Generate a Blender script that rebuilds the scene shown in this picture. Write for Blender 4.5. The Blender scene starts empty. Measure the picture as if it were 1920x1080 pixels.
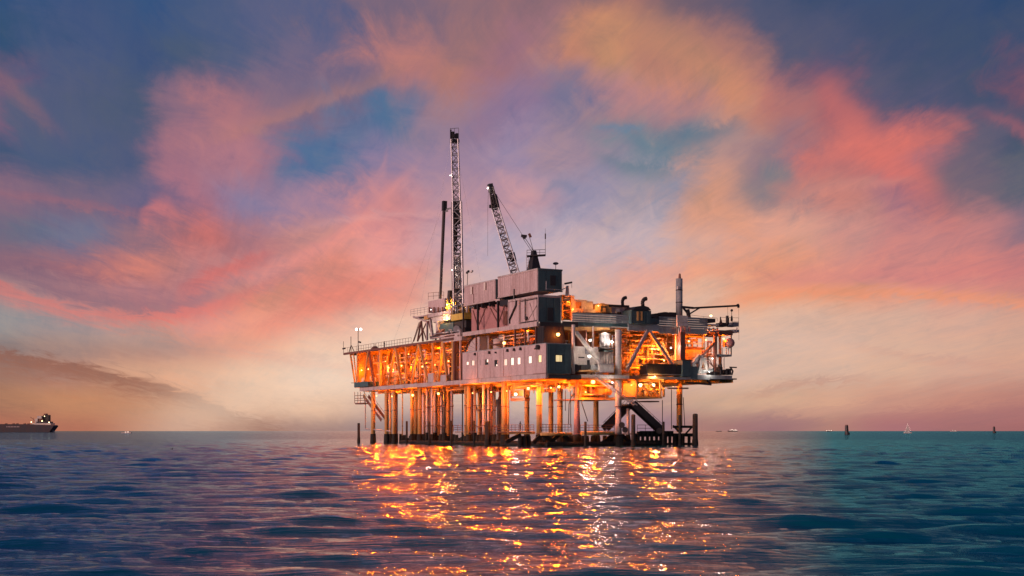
import bpy, bmesh, math, random
import numpy as np
from mathutils import Vector, Matrix
random.seed(7)
C = bpy.context.scene.collection
SC = bpy.context.scene
DENOISE = True
R = math.radians

# ------------------------------------------------------------------ camera
F_PX, HORIZON, CX, CAM_Z = 2600.0, 808.0, 960.0, 2.5
cam = bpy.data.objects.new('camera', bpy.data.cameras.new('camera'))
C.objects.link(cam)
cam.location = (0, 0, CAM_Z)
cam.rotation_euler = (R(90), 0, 0)
cam.data.sensor_width = 36
cam.data.lens = 36 * F_PX / 1920
cam.data.shift_y = (HORIZON - 540) / 1920
cam.data.clip_start = 0.5
cam.data.clip_end = 60000
SC.camera = cam

# ------------------------------------------------------------------ sky
def s2l(h):
    h = h.lstrip('#')
    out = []
    for i in (0, 2, 4):
        c = int(h[i:i + 2], 16) / 255
        out.append(c / 12.92 if c <= 0.04045 else ((c + 0.055) / 1.055) ** 2.4)
    return out

# dusk colours by elevation row (tangent of the elevation) and by azimuth, left to right
SKY = [
 (804, 'b06850 b06a52 b47258 b07460 a87868 a07c74 988080 8c7884 907684 907684 987888 a87870 9a6c70 b07c70 a86c70 a06868 a06464'),
 (755, '9c6a54 bb7c59 bd7e5e c48462 d29a78 dcae90 c8a496 bc988e b4948c b0908c b89088 c8a088 d0a488 d09e84 c8907c c08474 b87c70'),
 (700, '9a7264 b08070 cf9a7d dba080 e2ac8c e9c3ad e8c4ae dcb8a4 dab6a4 dab4a2 d8b2a0 d8b2a0 d5b09c d6ae98 d4a890 d0a08c cc9a86'),
 (655, '8a7876 a08078 b48474 d08a72 dc9a80 e6b096 ebc4ac e8c6b0 e4c4ae e0c0ac dcbaa6 dab6a2 dab4a0 d8b09c d4aa94 d0a490 cc9c88'),
 (610, '908e90 a08c8c c89484 dc8e80 e6917a e69a84 e6b49e e6bea8 dfbcaa dcb8a4 dcb4a0 dab29c d9b09a d8ac96 d6a893 d2a08e cc9886'),
 (560, 'a88484 b88482 d08480 c08484 d4846e e47e6c e48a78 d8a698 ccaaa4 d2ac9e dea898 e0aa8e e29a74 e2926e dc947c d88a7a d08274'),
 (525, '8a6674 9a6470 d47a6a c47e7c bc8080 dc8270 e08e84 d2a69c c4a8ac cca8a2 d89c90 dc987e de906e d88c78 d08078 d07a74 c47474'),
 (460, '5c6680 6c6e8a 906a78 c86a66 ac7078 c88680 de8e8a c89aa0 bca6b4 c0a8b2 c0a8ae cc9e92 d89884 c88880 c47c7a c07878 8a6c7c'),
 (380, '84647a 74627c 6a6080 a86c7e 8a7898 a07c94 c88084 b08898 c0909a 988ca4 a0929f d09078 887880 c07870 98687a 746272 606070'),
 (290, '3f5274 46567a 4c5678 98687c a87080 4c6a92 8a7898 9a7e98 9a84a0 a08494 70808e b08884 8a7080 b86868 d06860 605a70 40506a'),
 (200, '885c74 505878 475573 82647c a46c78 82687e 4f6c90 8a7690 8a7090 77708e b07c80 c88068 a8696a 985a66 525270 404c6c 764e64'),
 (100, '2c4c72 40527a 3c5078 425474 4e597c 6c6280 b27270 a46f6c 94687a c07a66 bf8464 a87068 525470 4a5070 3c4a6c 384a6c 3a4a6c'),
 (10,  '2c4f7a 35507b 2f4f7c 3c527c 46567d 535a80 7a6478 8b6872 8c6670 6c5c70 906468 6a5a6c 4c5270 38496c 344a70 34486e 24426e'),
 (-300, '24446c 28486f 2c4a72 364c72 3c4e72 485272 545670 5c5870 605870 545470 4c506e 424c6c 3a486c 304468 2a4066 264066 203c64'),
 (-1500, '1c3c60 1e3e62 204064 224066 264266 2a4466 2e4666 324866 344866 324866 2e4464 2a4262 264062 223e60 1e3c5e 1c3a5e 1a385c'),
]
AZ_LIM = math.sin(math.atan(960 / F_PX))            # sine of the azimuth of the outermost column

world = bpy.data.worlds.new('World')
SC.world = world
world.use_nodes = True
wn, wl = world.node_tree.nodes, world.node_tree.links
wn.clear()

def N(tree, typ, **kw):
    n = tree.nodes.new(typ)
    for k, v in kw.items():
        setattr(n, k, v)
    return n

def build_world():
    T = world.node_tree
    def m(op, a, b=None, c=None, clamp=False):
        n = N(T, 'ShaderNodeMath', operation=op, use_clamp=clamp)
        for i, x in enumerate((a, b, c)):
            if x is None: continue
            if isinstance(x, (int, float)): n.inputs[i].default_value = x
            else: wl.new(x, n.inputs[i])
        return n.outputs[0]
    def mix(f, a, b, blend='MIX'):
        n = N(T, 'ShaderNodeMix', data_type='RGBA', blend_type=blend)
        for i, x in ((0, f), (6, a), (7, b)):
            if isinstance(x, (int, float)): n.inputs[i].default_value = x
            elif isinstance(x, (tuple, list)): n.inputs[i].default_value = (*x[:3], 1)
            else: wl.new(x, n.inputs[i])
        return n.outputs[2]
    tc = N(T, 'ShaderNodeTexCoord')
    sep = N(T, 'ShaderNodeSeparateXYZ')
    wl.new(tc.outputs['Generated'], sep.inputs[0])
    x, y, z = sep.outputs
    zc = m('MAXIMUM', z, 0.0)
    r = m('SQRT', m('ADD', m('MULTIPLY', x, x), m('MULTIPLY', y, y)))
    r = m('MAXIMUM', r, 0.02)
    saz = m('DIVIDE', x, r)
    te = m('DIVIDE', zc, r)
    # high cloud sheet: the view ray meets a curved layer, so its streaks run together at the horizon
    den = m('ADD', z, 0.10)
    cu, cv = m('DIVIDE', x, den), m('DIVIDE', y, den)
    def cloudnoise(sx, sy, scale, detail, rough, off, rot=0.0, dist=0.0):
        cb = N(T, 'ShaderNodeCombineXYZ')
        ca, sa = math.cos(rot), math.sin(rot)
        uu = m('ADD', m('MULTIPLY', cu, ca * sx), m('MULTIPLY', cv, sa * sx))
        vv = m('ADD', m('MULTIPLY', cu, -sa * sy), m('MULTIPLY', cv, ca * sy))
        wl.new(uu, cb.inputs[0]); wl.new(vv, cb.inputs[1]); cb.inputs[2].default_value = off
        n = N(T, 'ShaderNodeTexNoise', noise_dimensions='3D')
        n.inputs['Scale'].default_value = scale
        n.inputs['Detail'].default_value = detail
        n.inputs['Roughness'].default_value = rough
        n.inputs['Distortion'].default_value = dist
        wl.new(cb.outputs[0], n.inputs['Vector'])
        return n.outputs[0]
    def dirnoise(scale, detail, off, stretch=1.0):
        mp = N(T, 'ShaderNodeMapping')
        mp.inputs['Location'].default_value = (off, off * .7, off * .3)
        mp.inputs['Scale'].default_value = (1, 1, stretch)
        wl.new(tc.outputs['Generated'], mp.inputs[0])
        n = N(T, 'ShaderNodeTexNoise')
        n.inputs['Scale'].default_value = scale
        n.inputs['Detail'].default_value = detail
        n.inputs['Roughness'].default_value = .55
        wl.new(mp.outputs[0], n.inputs['Vector'])
        return n.outputs[0]
    w1 = m('SUBTRACT', dirnoise(9, 6, 3.1, 1.6), 0.5)
    w2 = m('SUBTRACT', dirnoise(9, 6, 8.7, 1.6), 0.5)
    streak = cloudnoise(1.5, 0.22, 2.2, 7, .62, 1.7, rot=0.12, dist=.5)
    puff = cloudnoise(1.0, 0.6, 1.9, 8, .6, 6.3, dist=.9)
    fine = cloudnoise(1.3, 0.42, 6.5, 11, .68, 3.3, rot=-.1, dist=1.6)
    hair = cloudnoise(2.6, 0.22, 8.0, 10, .70, 9.1, rot=.3, dist=1.0)
    st0 = m('SUBTRACT', streak, 0.5)
    amp = m('MINIMUM', m('ADD', m('MULTIPLY', te, 3.0), 0.10), 1.0)          # less wander near the horizon
    sazw = m('ADD', saz, m('MULTIPLY', m('MULTIPLY', w1, .17), amp))
    sazw = m('ADD', sazw, m('MULTIPLY', m('MULTIPLY', st0, .09), amp))
    sazw = m('ADD', sazw, m('MULTIPLY', m('MULTIPLY', m('SUBTRACT', fine, .5), .05), amp))
    
    tew = m('ADD', te, m('MULTIPLY', m('MULTIPLY', w2, .085), amp))
    tew = m('ADD', tew, m('MULTIPLY', m('MULTIPLY', st0, .075), amp))
    tew = m('ADD', tew, m('MULTIPLY', m('MULTIPLY', m('SUBTRACT', fine, .5), -.035), amp))
    u = m('ADD', m('MULTIPLY', sazw, 0.5 / AZ_LIM * 0.94), 0.5, clamp=True)
    ramps = []
    for py, cols in SKY:
        cr = N(T, 'ShaderNodeValToRGB')
        cr.color_ramp.interpolation = 'EASE'
        cols = cols.split()
        e = cr.color_ramp.elements
        while len(e) > 1: e.remove(e[-1])
        for i, h in enumerate(cols):
            px = i * 120 - 960
            pos = 0.5 + 0.47 * math.sin(math.atan(px / F_PX)) / AZ_LIM
            if i == 0: el = e[0]; el.position = pos
            else: el = e.new(pos)
            el.color = (*s2l(h), 1)
        wl.new(u, cr.inputs[0])
        ramps.append(((HORIZON - py) / F_PX, cr.outputs[0]))
    col = ramps[0][1]
    for (t0, _), (t1, c1) in zip(ramps[:-1], ramps[1:]):
        mr = N(T, 'ShaderNodeMapRange', interpolation_type='SMOOTHSTEP')
        mr.inputs[1].default_value = t0; mr.inputs[2].default_value = t1
        wl.new(tew, mr.inputs[0])
        col = mix(mr.outputs[0], col, c1)
    # feature: long soft cloud edges, each an arc in (azimuth, elevation)
    def arc(col, p0, p1, p2, width_up, width_dn, s_lo, s_hi, hexcol, strength):
        # parabola through three pixels
        P = []
        for px, py in (p0, p1, p2):
            a = math.atan((px - 960) / F_PX)
            P.append((math.sin(a), (HORIZON - py) / F_PX * math.cos(a)))
        A = np.array([[p[0] ** 2, p[0], 1] for p in P]); b = np.array([p[1] for p in P])
        k2, k1, k0 = [float(v) for v in np.linalg.solve(A, b)]
        sj = m('ADD', saz, m('MULTIPLY', w1, .02))
        tj = m('ADD', te, m('MULTIPLY', m('SUBTRACT', fine, .5), .022))
        tj = m('ADD', tj, m('MULTIPLY', w2, .012))
        d = m('SUBTRACT', tj, m('ADD', m('MULTIPLY', sj, m('ADD', m('MULTIPLY', sj, k2), k1)), k0))
        up = m('MULTIPLY', m('MAXIMUM', d, 0), 1 / width_up * F_PX)
        dn = m('MULTIPLY', m('MINIMUM', d, 0), 1 / width_dn * F_PX)
        q = m('ADD', m('MULTIPLY', up, up), m('MULTIPLY', dn, dn))
        g = m('EXPONENT', m('MULTIPLY', q, -1))
        la, ha = math.sin(math.atan((s_lo - 960) / F_PX)), math.sin(math.atan((s_hi - 960) / F_PX))
        mid, hw = (la + ha) / 2, (ha - la) / 2 * 1.12
        wd = m('MULTIPLY', m('SUBTRACT', sj, mid), 1 / hw)
        win = m('SUBTRACT', 1, m('MULTIPLY', wd, wd), clamp=True)
        win = m('MULTIPLY', m('MULTIPLY', win, win), m('SUBTRACT', 3, m('MULTIPLY', win, 2)))
        fr = N(T, 'ShaderNodeMath', operation='GREATER_THAN'); wl.new(y, fr.inputs[0]); fr.inputs[1].default_value = 0
        f = m('MULTIPLY', m('MULTIPLY', g, win), strength)
        f = m('MULTIPLY', f, fr.outputs[0])
        return mix(f, col, s2l(hexcol))
    for a in ARCS: col = arc(col, *a)
    # cloud texture: thin lit sheets and the blue between them
    d1 = m('SUBTRACT', puff, .5)
    d2 = m('SUBTRACT', fine, .5)
    tex = m('ADD', m('MULTIPLY', d1, .9), m('MULTIPLY', st0, 1.2))
    tex = m('ADD', tex, m('MULTIPLY', d2, 1.0))
    tex = m('ADD', tex, m('MULTIPLY', m('SUBTRACT', hair, .5), .8))
    tex = m('MULTIPLY', tex, m('MINIMUM', m('ADD', m('MULTIPLY', te, 6), .25), 1.0))
    hi = m('MULTIPLY', m('MAXIMUM', tex, 0), 1.7, clamp=True)
    lo = m('MULTIPLY', m('MULTIPLY', tex, -1), 1.7, clamp=True)
    bright = mix(1.0, col, (1.25, 1.12, 0.95), 'MULTIPLY')
    dark = mix(1.0, col, (0.66, 0.84, 0.98), 'MULTIPLY')
    col = mix(hi, col, bright)
    col = mix(lo, col, dark)
    hs = N(T, 'ShaderNodeHueSaturation'); hs.inputs['Saturation'].default_value = .95; hs.inputs['Value'].default_value = 1.03
    wl.new(col, hs.inputs['Color']); col = hs.outputs[0]
    # the physical dusk sky underneath, sun just below the horizon
    sky = N(T, 'ShaderNodeTexSky', sky_type='NISHITA')
    sky.sun_disc = False
    sky.sun_elevation = R(1.0); sky.sun_rotation = SUN_ROT
    bgs = N(T, 'ShaderNodeBackground'); wl.new(sky.outputs[0], bgs.inputs[0]); bgs.inputs[1].default_value = NISHITA_STRENGTH
    bg = N(T, 'ShaderNodeBackground'); wl.new(col, bg.inputs[0]); bg.inputs[1].default_value = SKY_STRENGTH
    add = N(T, 'ShaderNodeAddShader'); wl.new(bgs.outputs[0], add.inputs[0]); wl.new(bg.outputs[0], add.inputs[1])
    out = N(T, 'ShaderNodeOutputWorld'); wl.new(add.outputs[0], out.inputs[0])

SUN_ROT = R(-115)
NISHITA_STRENGTH = 0.004
SKY_STRENGTH = 1.0
ARCS = [
 # p0, p1, p2, width up, width down, from px, to px, colour, strength
 ((0, 500), (200, 572), (460, 540), 60, 14, -200, 480, '8a6274', .75),     # shaded cloud over the left arc
 ((0, 535), (230, 592), (470, 545), 10, 22, -150, 560, 'de6f66', .75),     # its red lit rim
 ((0, 590), (300, 640), (620, 700), 26, 30, -150, 460, '9a9090', .45),
 ((0, 664), (270, 716), (520, 806), 9, 26, -260, 600, '8f5a4a', .8),     # dusky band falling to the horizon
 ((0, 740), (250, 762), (500, 806), 20, 30, -200, 470, 'c08860', .35),
 ((360, 640), (640, 690), (900, 720), 12, 14, 330, 860, 'd88a78', .45),
 ((480, 470), (620, 560), (640, 640), 1, 1, 470, 650, 'de7866', .0),
 ((1350, 575), (1640, 548), (1960, 578), 12, 9, 1300, 2150, 'e88a62', .75),  # orange rim on the right
 ((1350, 545), (1640, 522), (1960, 548), 26, 14, 1330, 2200, 'c87678', .45),
 ((1350, 640), (1640, 600), (1960, 625), 40, 40, 1300, 2200, 'd2a692', .35),
 ((1330, 795), (1640, 786), (1960, 776), 20, 22, 1560, 2100, 'a86c6c', .6),
 ((1400, 745), (1500, 722), (1640, 708), 7, 10, 1380, 1640, 'b98678', .45),
 ((1000, 100), (1190, 60), (1400, 200), 60, 50, 960, 1460, 'c48660', .5),
 ((1560, 200), (1660, 300), (1760, 380), 50, 40, 1520, 1800, 'd4685e', .5),
 ((400, 520), (560, 480), (730, 365), 12, 26, 380, 780, 'e08880', .7),
 ((430, 650), (600, 565), (830, 500), 20, 34, 420, 840, 'e67a66', .6),
 ((300, 560), (400, 512), (520, 470), 14, 22, 320, 520, 'd66660', .7),
 ((0, 362), (140, 384), (330, 420), 9, 7, -60, 330, '9c6270', .45),
 ((0, 140), (50, 185), (120, 250), 16, 16, -80, 125, '94666e', .4),
 ((400, 262), (600, 195), (790, 100), 20, 12, 380, 800, 'b87868', .4),
 ((330, 270), (440, 235), (560, 215), 20, 14, 320, 560, 'a87078', .3),
 ((570, 300), (660, 245), (770, 208), 16, 22, 570, 780, '4a6a90', .5),
 ((1225, 272), (1310, 248), (1395, 240), 16, 22, 1225, 1400, '527086', .6),
 ((1100, 296), (1180, 316), (1270, 322), 12, 20, 1105, 1275, '5c7888', .55),
 ((1120, 238), (1160, 244), (1200, 240), 8, 9, 1110, 1215, '64809a', .6),
 ((1420, 322), (1455, 326), (1490, 332), 22, 22, 1420, 1495, '6a7584', .7),
 ((1030, 352), (1050, 345), (1080, 362), 10, 10, 1010, 1085, '80809c', .6),
 ((1560, 275), (1660, 300), (1750, 335), 28, 26, 1540, 1770, 'd4685e', .65),
 ((1450, 392), (1560, 350), (1700, 338), 9, 12, 1460, 1730, 'd08478', .4),
 ((1280, 385), (1345, 400), (1420, 440), 34, 36, 1270, 1430, 'd8906e', .55),
 ((1700, 180), (1850, 215), (1990, 290), 14, 14, 1820, 2050, 'a05a66', .6),
 ((680, 300), (705, 330), (725, 290), 10, 60, 690, 728, 'b88290', .5),
 ((560, 430), (700, 400), (860, 410), 6, 8, 560, 900, 'd89a98', .35),
 ((250, 425), (295, 385), (335, 410), 12, 26, 255, 335, 'd07070', .7),
 ((480, 735), (620, 705), (800, 700), 80, 60, 200, 1150, 'f0d2b8', .6),
 ((1400, 798), (1460, 786), (1540, 792), 10, 22, 1385, 1560, 'a07474', .6),
 ((1380, 760), (1520, 770), (1700, 745), 8, 10, 1400, 1800, 'bd8a7c', .4),
 ((1500, 640), (1700, 668), (1960, 700), 8, 8, 1560, 2100, 'c99484', .35),
]
build_world()

sun = bpy.data.objects.new('sun', bpy.data.lights.new('sun', 'SUN'))
C.objects.link(sun)
sun.data.energy = 3.2
sun.data.angle = R(25)
sun.data.color = (1.0, 0.58, 0.52)
# afterglow from behind the camera's left shoulder
_az, _el = R(-122), R(9)
_d = Vector((math.sin(_az) * math.cos(_el), math.cos(_az) * math.cos(_el), math.sin(_el)))
sun.rotation_euler = _d.to_track_quat('Z', 'Y').to_euler()

SC.view_settings.view_transform = 'Standard'
SC.view_settings.look = 'None'
SC.view_settings.exposure = 0
SC.view_settings.gamma = 1
SC.view_settings.use_curve_mapping = False
SC.render.engine = 'CYCLES'
SC.cycles.max_bounces = 5
SC.cycles.diffuse_bounces = 2
SC.cycles.glossy_bounces = 3
SC.cycles.transmission_bounces = 2
SC.cycles.caustics_reflective = False
SC.cycles.caustics_refractive = False
SC.cycles.sample_clamp_indirect = 12
SC.cycles.use_denoising = DENOISE
world.cycles.sampling_method = 'MANUAL'
world.cycles.sample_map_resolution = 256

# ------------------------------------------------------------------ the sea
def wave_tile(n, size, seed, wind, lam_lo, lam_hi, power):
    rng = np.random.default_rng(seed)
    k = np.fft.fftfreq(n, d=size / n) * 2 * math.pi
    kx, ky = np.meshgrid(k, k, indexing='ij')
    kk = np.hypot(kx, ky); kk[0, 0] = 1
    lo, hi = 2 * math.pi / lam_hi, 2 * math.pi / lam_lo
    cosw = (kx * math.cos(wind) + ky * math.sin(wind)) / kk
    spec = kk ** (-power) * (0.025 + cosw ** 4) * np.exp(-(lo / kk) ** 4) * np.exp(-(kk / hi) ** 2)
    spec[0, 0] = 0
    h = np.fft.ifft2(spec * (rng.normal(size=(n, n)) + 1j * rng.normal(size=(n, n)))).real
    return h / h.std()

def bil(tile, size, X, Y):
    n = tile.shape[0]
    fx, fy = (X / size * n) % n, (Y / size * n) % n
    ix, iy = fx.astype(int), fy.astype(int)
    ax, ay = fx - ix, fy - iy
    ix1, iy1 = (ix + 1) % n, (iy + 1) % n
    ix %= n; iy %= n
    return (tile[ix, iy] * (1 - ax) * (1 - ay) + tile[ix1, iy] * ax * (1 - ay)
            + tile[ix, iy1] * (1 - ax) * ay + tile[ix1, iy1] * ax * ay)

def build_sea():
    rows = [13.0]
    while rows[-1] < 30000: rows.append(rows[-1] * (1.0078 if rows[-1] < 420 else 1.03))
    rr = np.array([1.0, 6.0] + rows)
    inner = np.linspace(-30, 30, 576)
    outer = np.linspace(30, 330, 70)[1:-1]
    aa = np.radians(np.concatenate([inner, outer]))
    RR, AA = np.meshgrid(rr, aa, indexing='ij')
    X, Y = RR * np.sin(AA), RR * np.cos(AA)
    swell = wave_tile(1024, 170.0, 3, R(84), 0.7, 5.0, 3.0)
    chop = wave_tile(512, 23.0, 5, R(75), 0.25, 1.4, 2.7)
    c, s = math.cos(.16), math.sin(.16)
    sw = bil(swell, 170.0, X * c + Y * s + 500, -X * s + Y * c + 500) * .75 + bil(swell, 131.0, X + 911, Y + 400) * .55
    sw = (np.exp(.22 * sw) - 1) / .22
    ch = bil(chop, 23.0, X * c - Y * s + 300, X * s + Y * c + 300)
    Z = sw * SWELL_H * np.clip((520 - RR) / 330, 0, 1) + ch * CHOP_H * np.clip((90 - RR) / 60, 0, 1)
    Z *= np.clip((R(29.5) - np.abs(np.arctan2(X, Y))) / R(4), 0, 1)
    nr, na = RR.shape
    me = bpy.data.meshes.new('sea')
    verts = np.stack([X, Y, Z], -1).reshape(-1, 3).astype(np.float32)
    i = np.arange(nr - 1)[:, None] * na
    j = np.arange(na)[None, :]
    jn = (j + 1) % na
    quads = np.stack([i + j, i + na + j, i + na + jn, i + jn], -1).reshape(-1, 4).astype(np.int32)
    me.vertices.add(len(verts)); me.vertices.foreach_set('co', verts.ravel())
    me.loops.add(quads.size); me.loops.foreach_set('vertex_index', quads[:, ::-1].ravel())
    me.polygons.add(len(quads)); me.polygons.foreach_set('loop_start', np.arange(len(quads), dtype=np.int32) * 4)
    me.polygons.foreach_set('use_smooth', np.ones(len(quads), dtype=bool))
    me.update(); me.validate()
    o = bpy.data.objects.new('sea', me)
    C.objects.link(o)
    o['kind'] = 'structure'
    mt = bpy.data.materials.new('sea_water'); mt.use_nodes = True
    t = mt.node_tree; nn, ll = t.nodes, t.links
    nn.remove(nn['Principled BSDF'])
    dif = nn.new('ShaderNodeBsdfDiffuse')
    glo = nn.new('ShaderNodeBsdfGlossy'); glo.inputs['Roughness'].default_value = WATER_ROUGH
    glo.inputs['Color'].default_value = (.66, .86, 1.0, 1)
    fre = nn.new('ShaderNodeFresnel'); fre.inputs[0].default_value = 1.333
    fm = nn.new('ShaderNodeMath'); fm.operation = 'MULTIPLY'; fm.inputs[1].default_value = WATER_K
    ll.new(fre.outputs[0], fm.inputs[0])
    mx = nn.new('ShaderNodeMixShader'); ll.new(fm.outputs[0], mx.inputs[0]); ll.new(dif.outputs[0], mx.inputs[1]); ll.new(glo.outputs[0], mx.inputs[2])
    ll.new(mx.outputs[0], nn['Material Output'].inputs[0])
    tc = nn.new('ShaderNodeNewGeometry')
    def noise(scale, sx, sy, detail, rough):
        mp = nn.new('ShaderNodeMapping'); mp.inputs['Scale'].default_value = (sx, sy, 1)
        mp.inputs['Rotation'].default_value = (0, 0, .1)
        ll.new(tc.outputs['Position'], mp.inputs[0])
        n = nn.new('ShaderNodeTexNoise'); n.inputs['Scale'].default_value = scale
        n.inputs['Detail'].default_value = detail; n.inputs['Roughness'].default_value = rough
        ll.new(mp.outputs[0], n.inputs['Vector'])
        return n.outputs[0]
    bp = None
    for sc, sx, sy, det, ro, dist in WAVELETS:
        bu = nn.new('ShaderNodeBump'); bu.inputs['Strength'].default_value = 1.0
        bu.inputs['Distance'].default_value = dist
        ll.new(noise(sc, sx, sy, det, ro), bu.inputs['Height'])
        if bp: ll.new(bp, bu.inputs['Normal'])
        bp = bu.outputs[0]
    for q in (dif, glo, fre): ll.new(bp, q.inputs['Normal'])
    # body colour: bluer to the left, greener to the right
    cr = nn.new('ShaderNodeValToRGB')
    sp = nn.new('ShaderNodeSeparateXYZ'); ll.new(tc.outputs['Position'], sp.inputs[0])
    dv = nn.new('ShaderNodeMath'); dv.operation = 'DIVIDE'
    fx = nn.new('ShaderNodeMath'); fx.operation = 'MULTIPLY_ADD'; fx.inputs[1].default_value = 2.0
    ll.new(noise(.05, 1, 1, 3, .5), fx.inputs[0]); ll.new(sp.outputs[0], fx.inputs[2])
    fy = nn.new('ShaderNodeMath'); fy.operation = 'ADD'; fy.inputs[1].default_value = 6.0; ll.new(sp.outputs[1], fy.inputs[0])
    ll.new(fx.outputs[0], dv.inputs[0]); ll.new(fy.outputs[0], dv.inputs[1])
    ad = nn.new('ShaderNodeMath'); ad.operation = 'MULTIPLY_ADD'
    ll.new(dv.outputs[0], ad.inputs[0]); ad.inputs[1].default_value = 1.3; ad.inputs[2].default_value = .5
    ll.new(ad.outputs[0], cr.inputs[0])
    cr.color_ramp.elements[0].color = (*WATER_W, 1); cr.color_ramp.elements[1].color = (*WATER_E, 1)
    c2 = nn.new('ShaderNodeValToRGB'); ll.new(ad.outputs[0], c2.inputs[0]); e2 = c2.color_ramp.elements  # reflected light painted into the tint: warm below the platform, teal beside it
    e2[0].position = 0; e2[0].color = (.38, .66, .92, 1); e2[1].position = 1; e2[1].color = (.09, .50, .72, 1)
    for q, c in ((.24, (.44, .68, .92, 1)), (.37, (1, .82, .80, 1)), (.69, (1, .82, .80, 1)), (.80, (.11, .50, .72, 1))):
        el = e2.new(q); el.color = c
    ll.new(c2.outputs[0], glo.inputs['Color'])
    ll.new(cr.outputs[0], dif.inputs['Color'])
    o.data.materials.append(mt)
    return o
SWELL_H, CHOP_H = 0.050, 0.011
WAVELETS = [(0.35, .3, 1.7, 3, .5, .14), (2.4, .22, 1.8, 4, .6, .034), (8, .28, 1.8, 4, .6, .012)]
WATER_W, WATER_E = (.001, .066, .108), (.000, .120, .165)
WATER_K, WATER_ROUGH = 0.95, 0.04
build_sea()

# ------------------------------------------------------------------ platform frame
TH = R(27.6)
CT, ST = math.cos(TH), math.sin(TH)
OX, OY = 5.5, 220.0

def W(p):
    """platform coordinates (v across, u along, z up) -> world"""
    return Vector((OX + CT * p[0] - ST * p[1], OY + ST * p[0] + CT * p[1], p[2]))

def L(px, py, v):
    """point on the plane v=const seen at pixel -> (v,u,z)"""
    k = (px - CX) / F_PX
    u = (OX + CT * v - k * (OY + ST * v)) / (ST + k * CT)
    return (v, u, CAM_Z + (HORIZON - py) / F_PX * (OY + ST * v + CT * u))

def Q(px, py, u):
    """point on the plane u=const seen at pixel -> (v,u,z)"""
    k = (px - CX) / F_PX
    v = (k * (OY + CT * u) - OX + ST * u) / (CT - k * ST)
    return (v, u, CAM_Z + (HORIZON - py) / F_PX * (OY + ST * v + CT * u))

def at_depth(px, py, d):
    """world point seen at pixel at distance d along the view axis"""
    return Vector(((px - CX) / F_PX * d, d, CAM_Z + (HORIZON - py) / F_PX * d))

def lu(px, v=0.0): return L(px, 0, v)[1]
def qv(px, u=0.0): return Q(px, 0, u)[0]

BASE = {}
def thing(name, label, cat, at=(0, 0, 0), group=None, world_frame=None):
    o = bpy.data.objects.new(name, None)
    C.objects.link(o)
    o.empty_display_size = .5
    if world_frame is None:
        o.location = W(at); o.rotation_euler = (0, 0, TH)
    else:
        o.location = at; o.rotation_euler = (0, 0, world_frame)
    BASE[o.name] = Vector(at) if world_frame is None else Vector((0, 0, 0))
    o['label'] = label; o['category'] = cat
    if group: o['group'] = group
    return o

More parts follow.
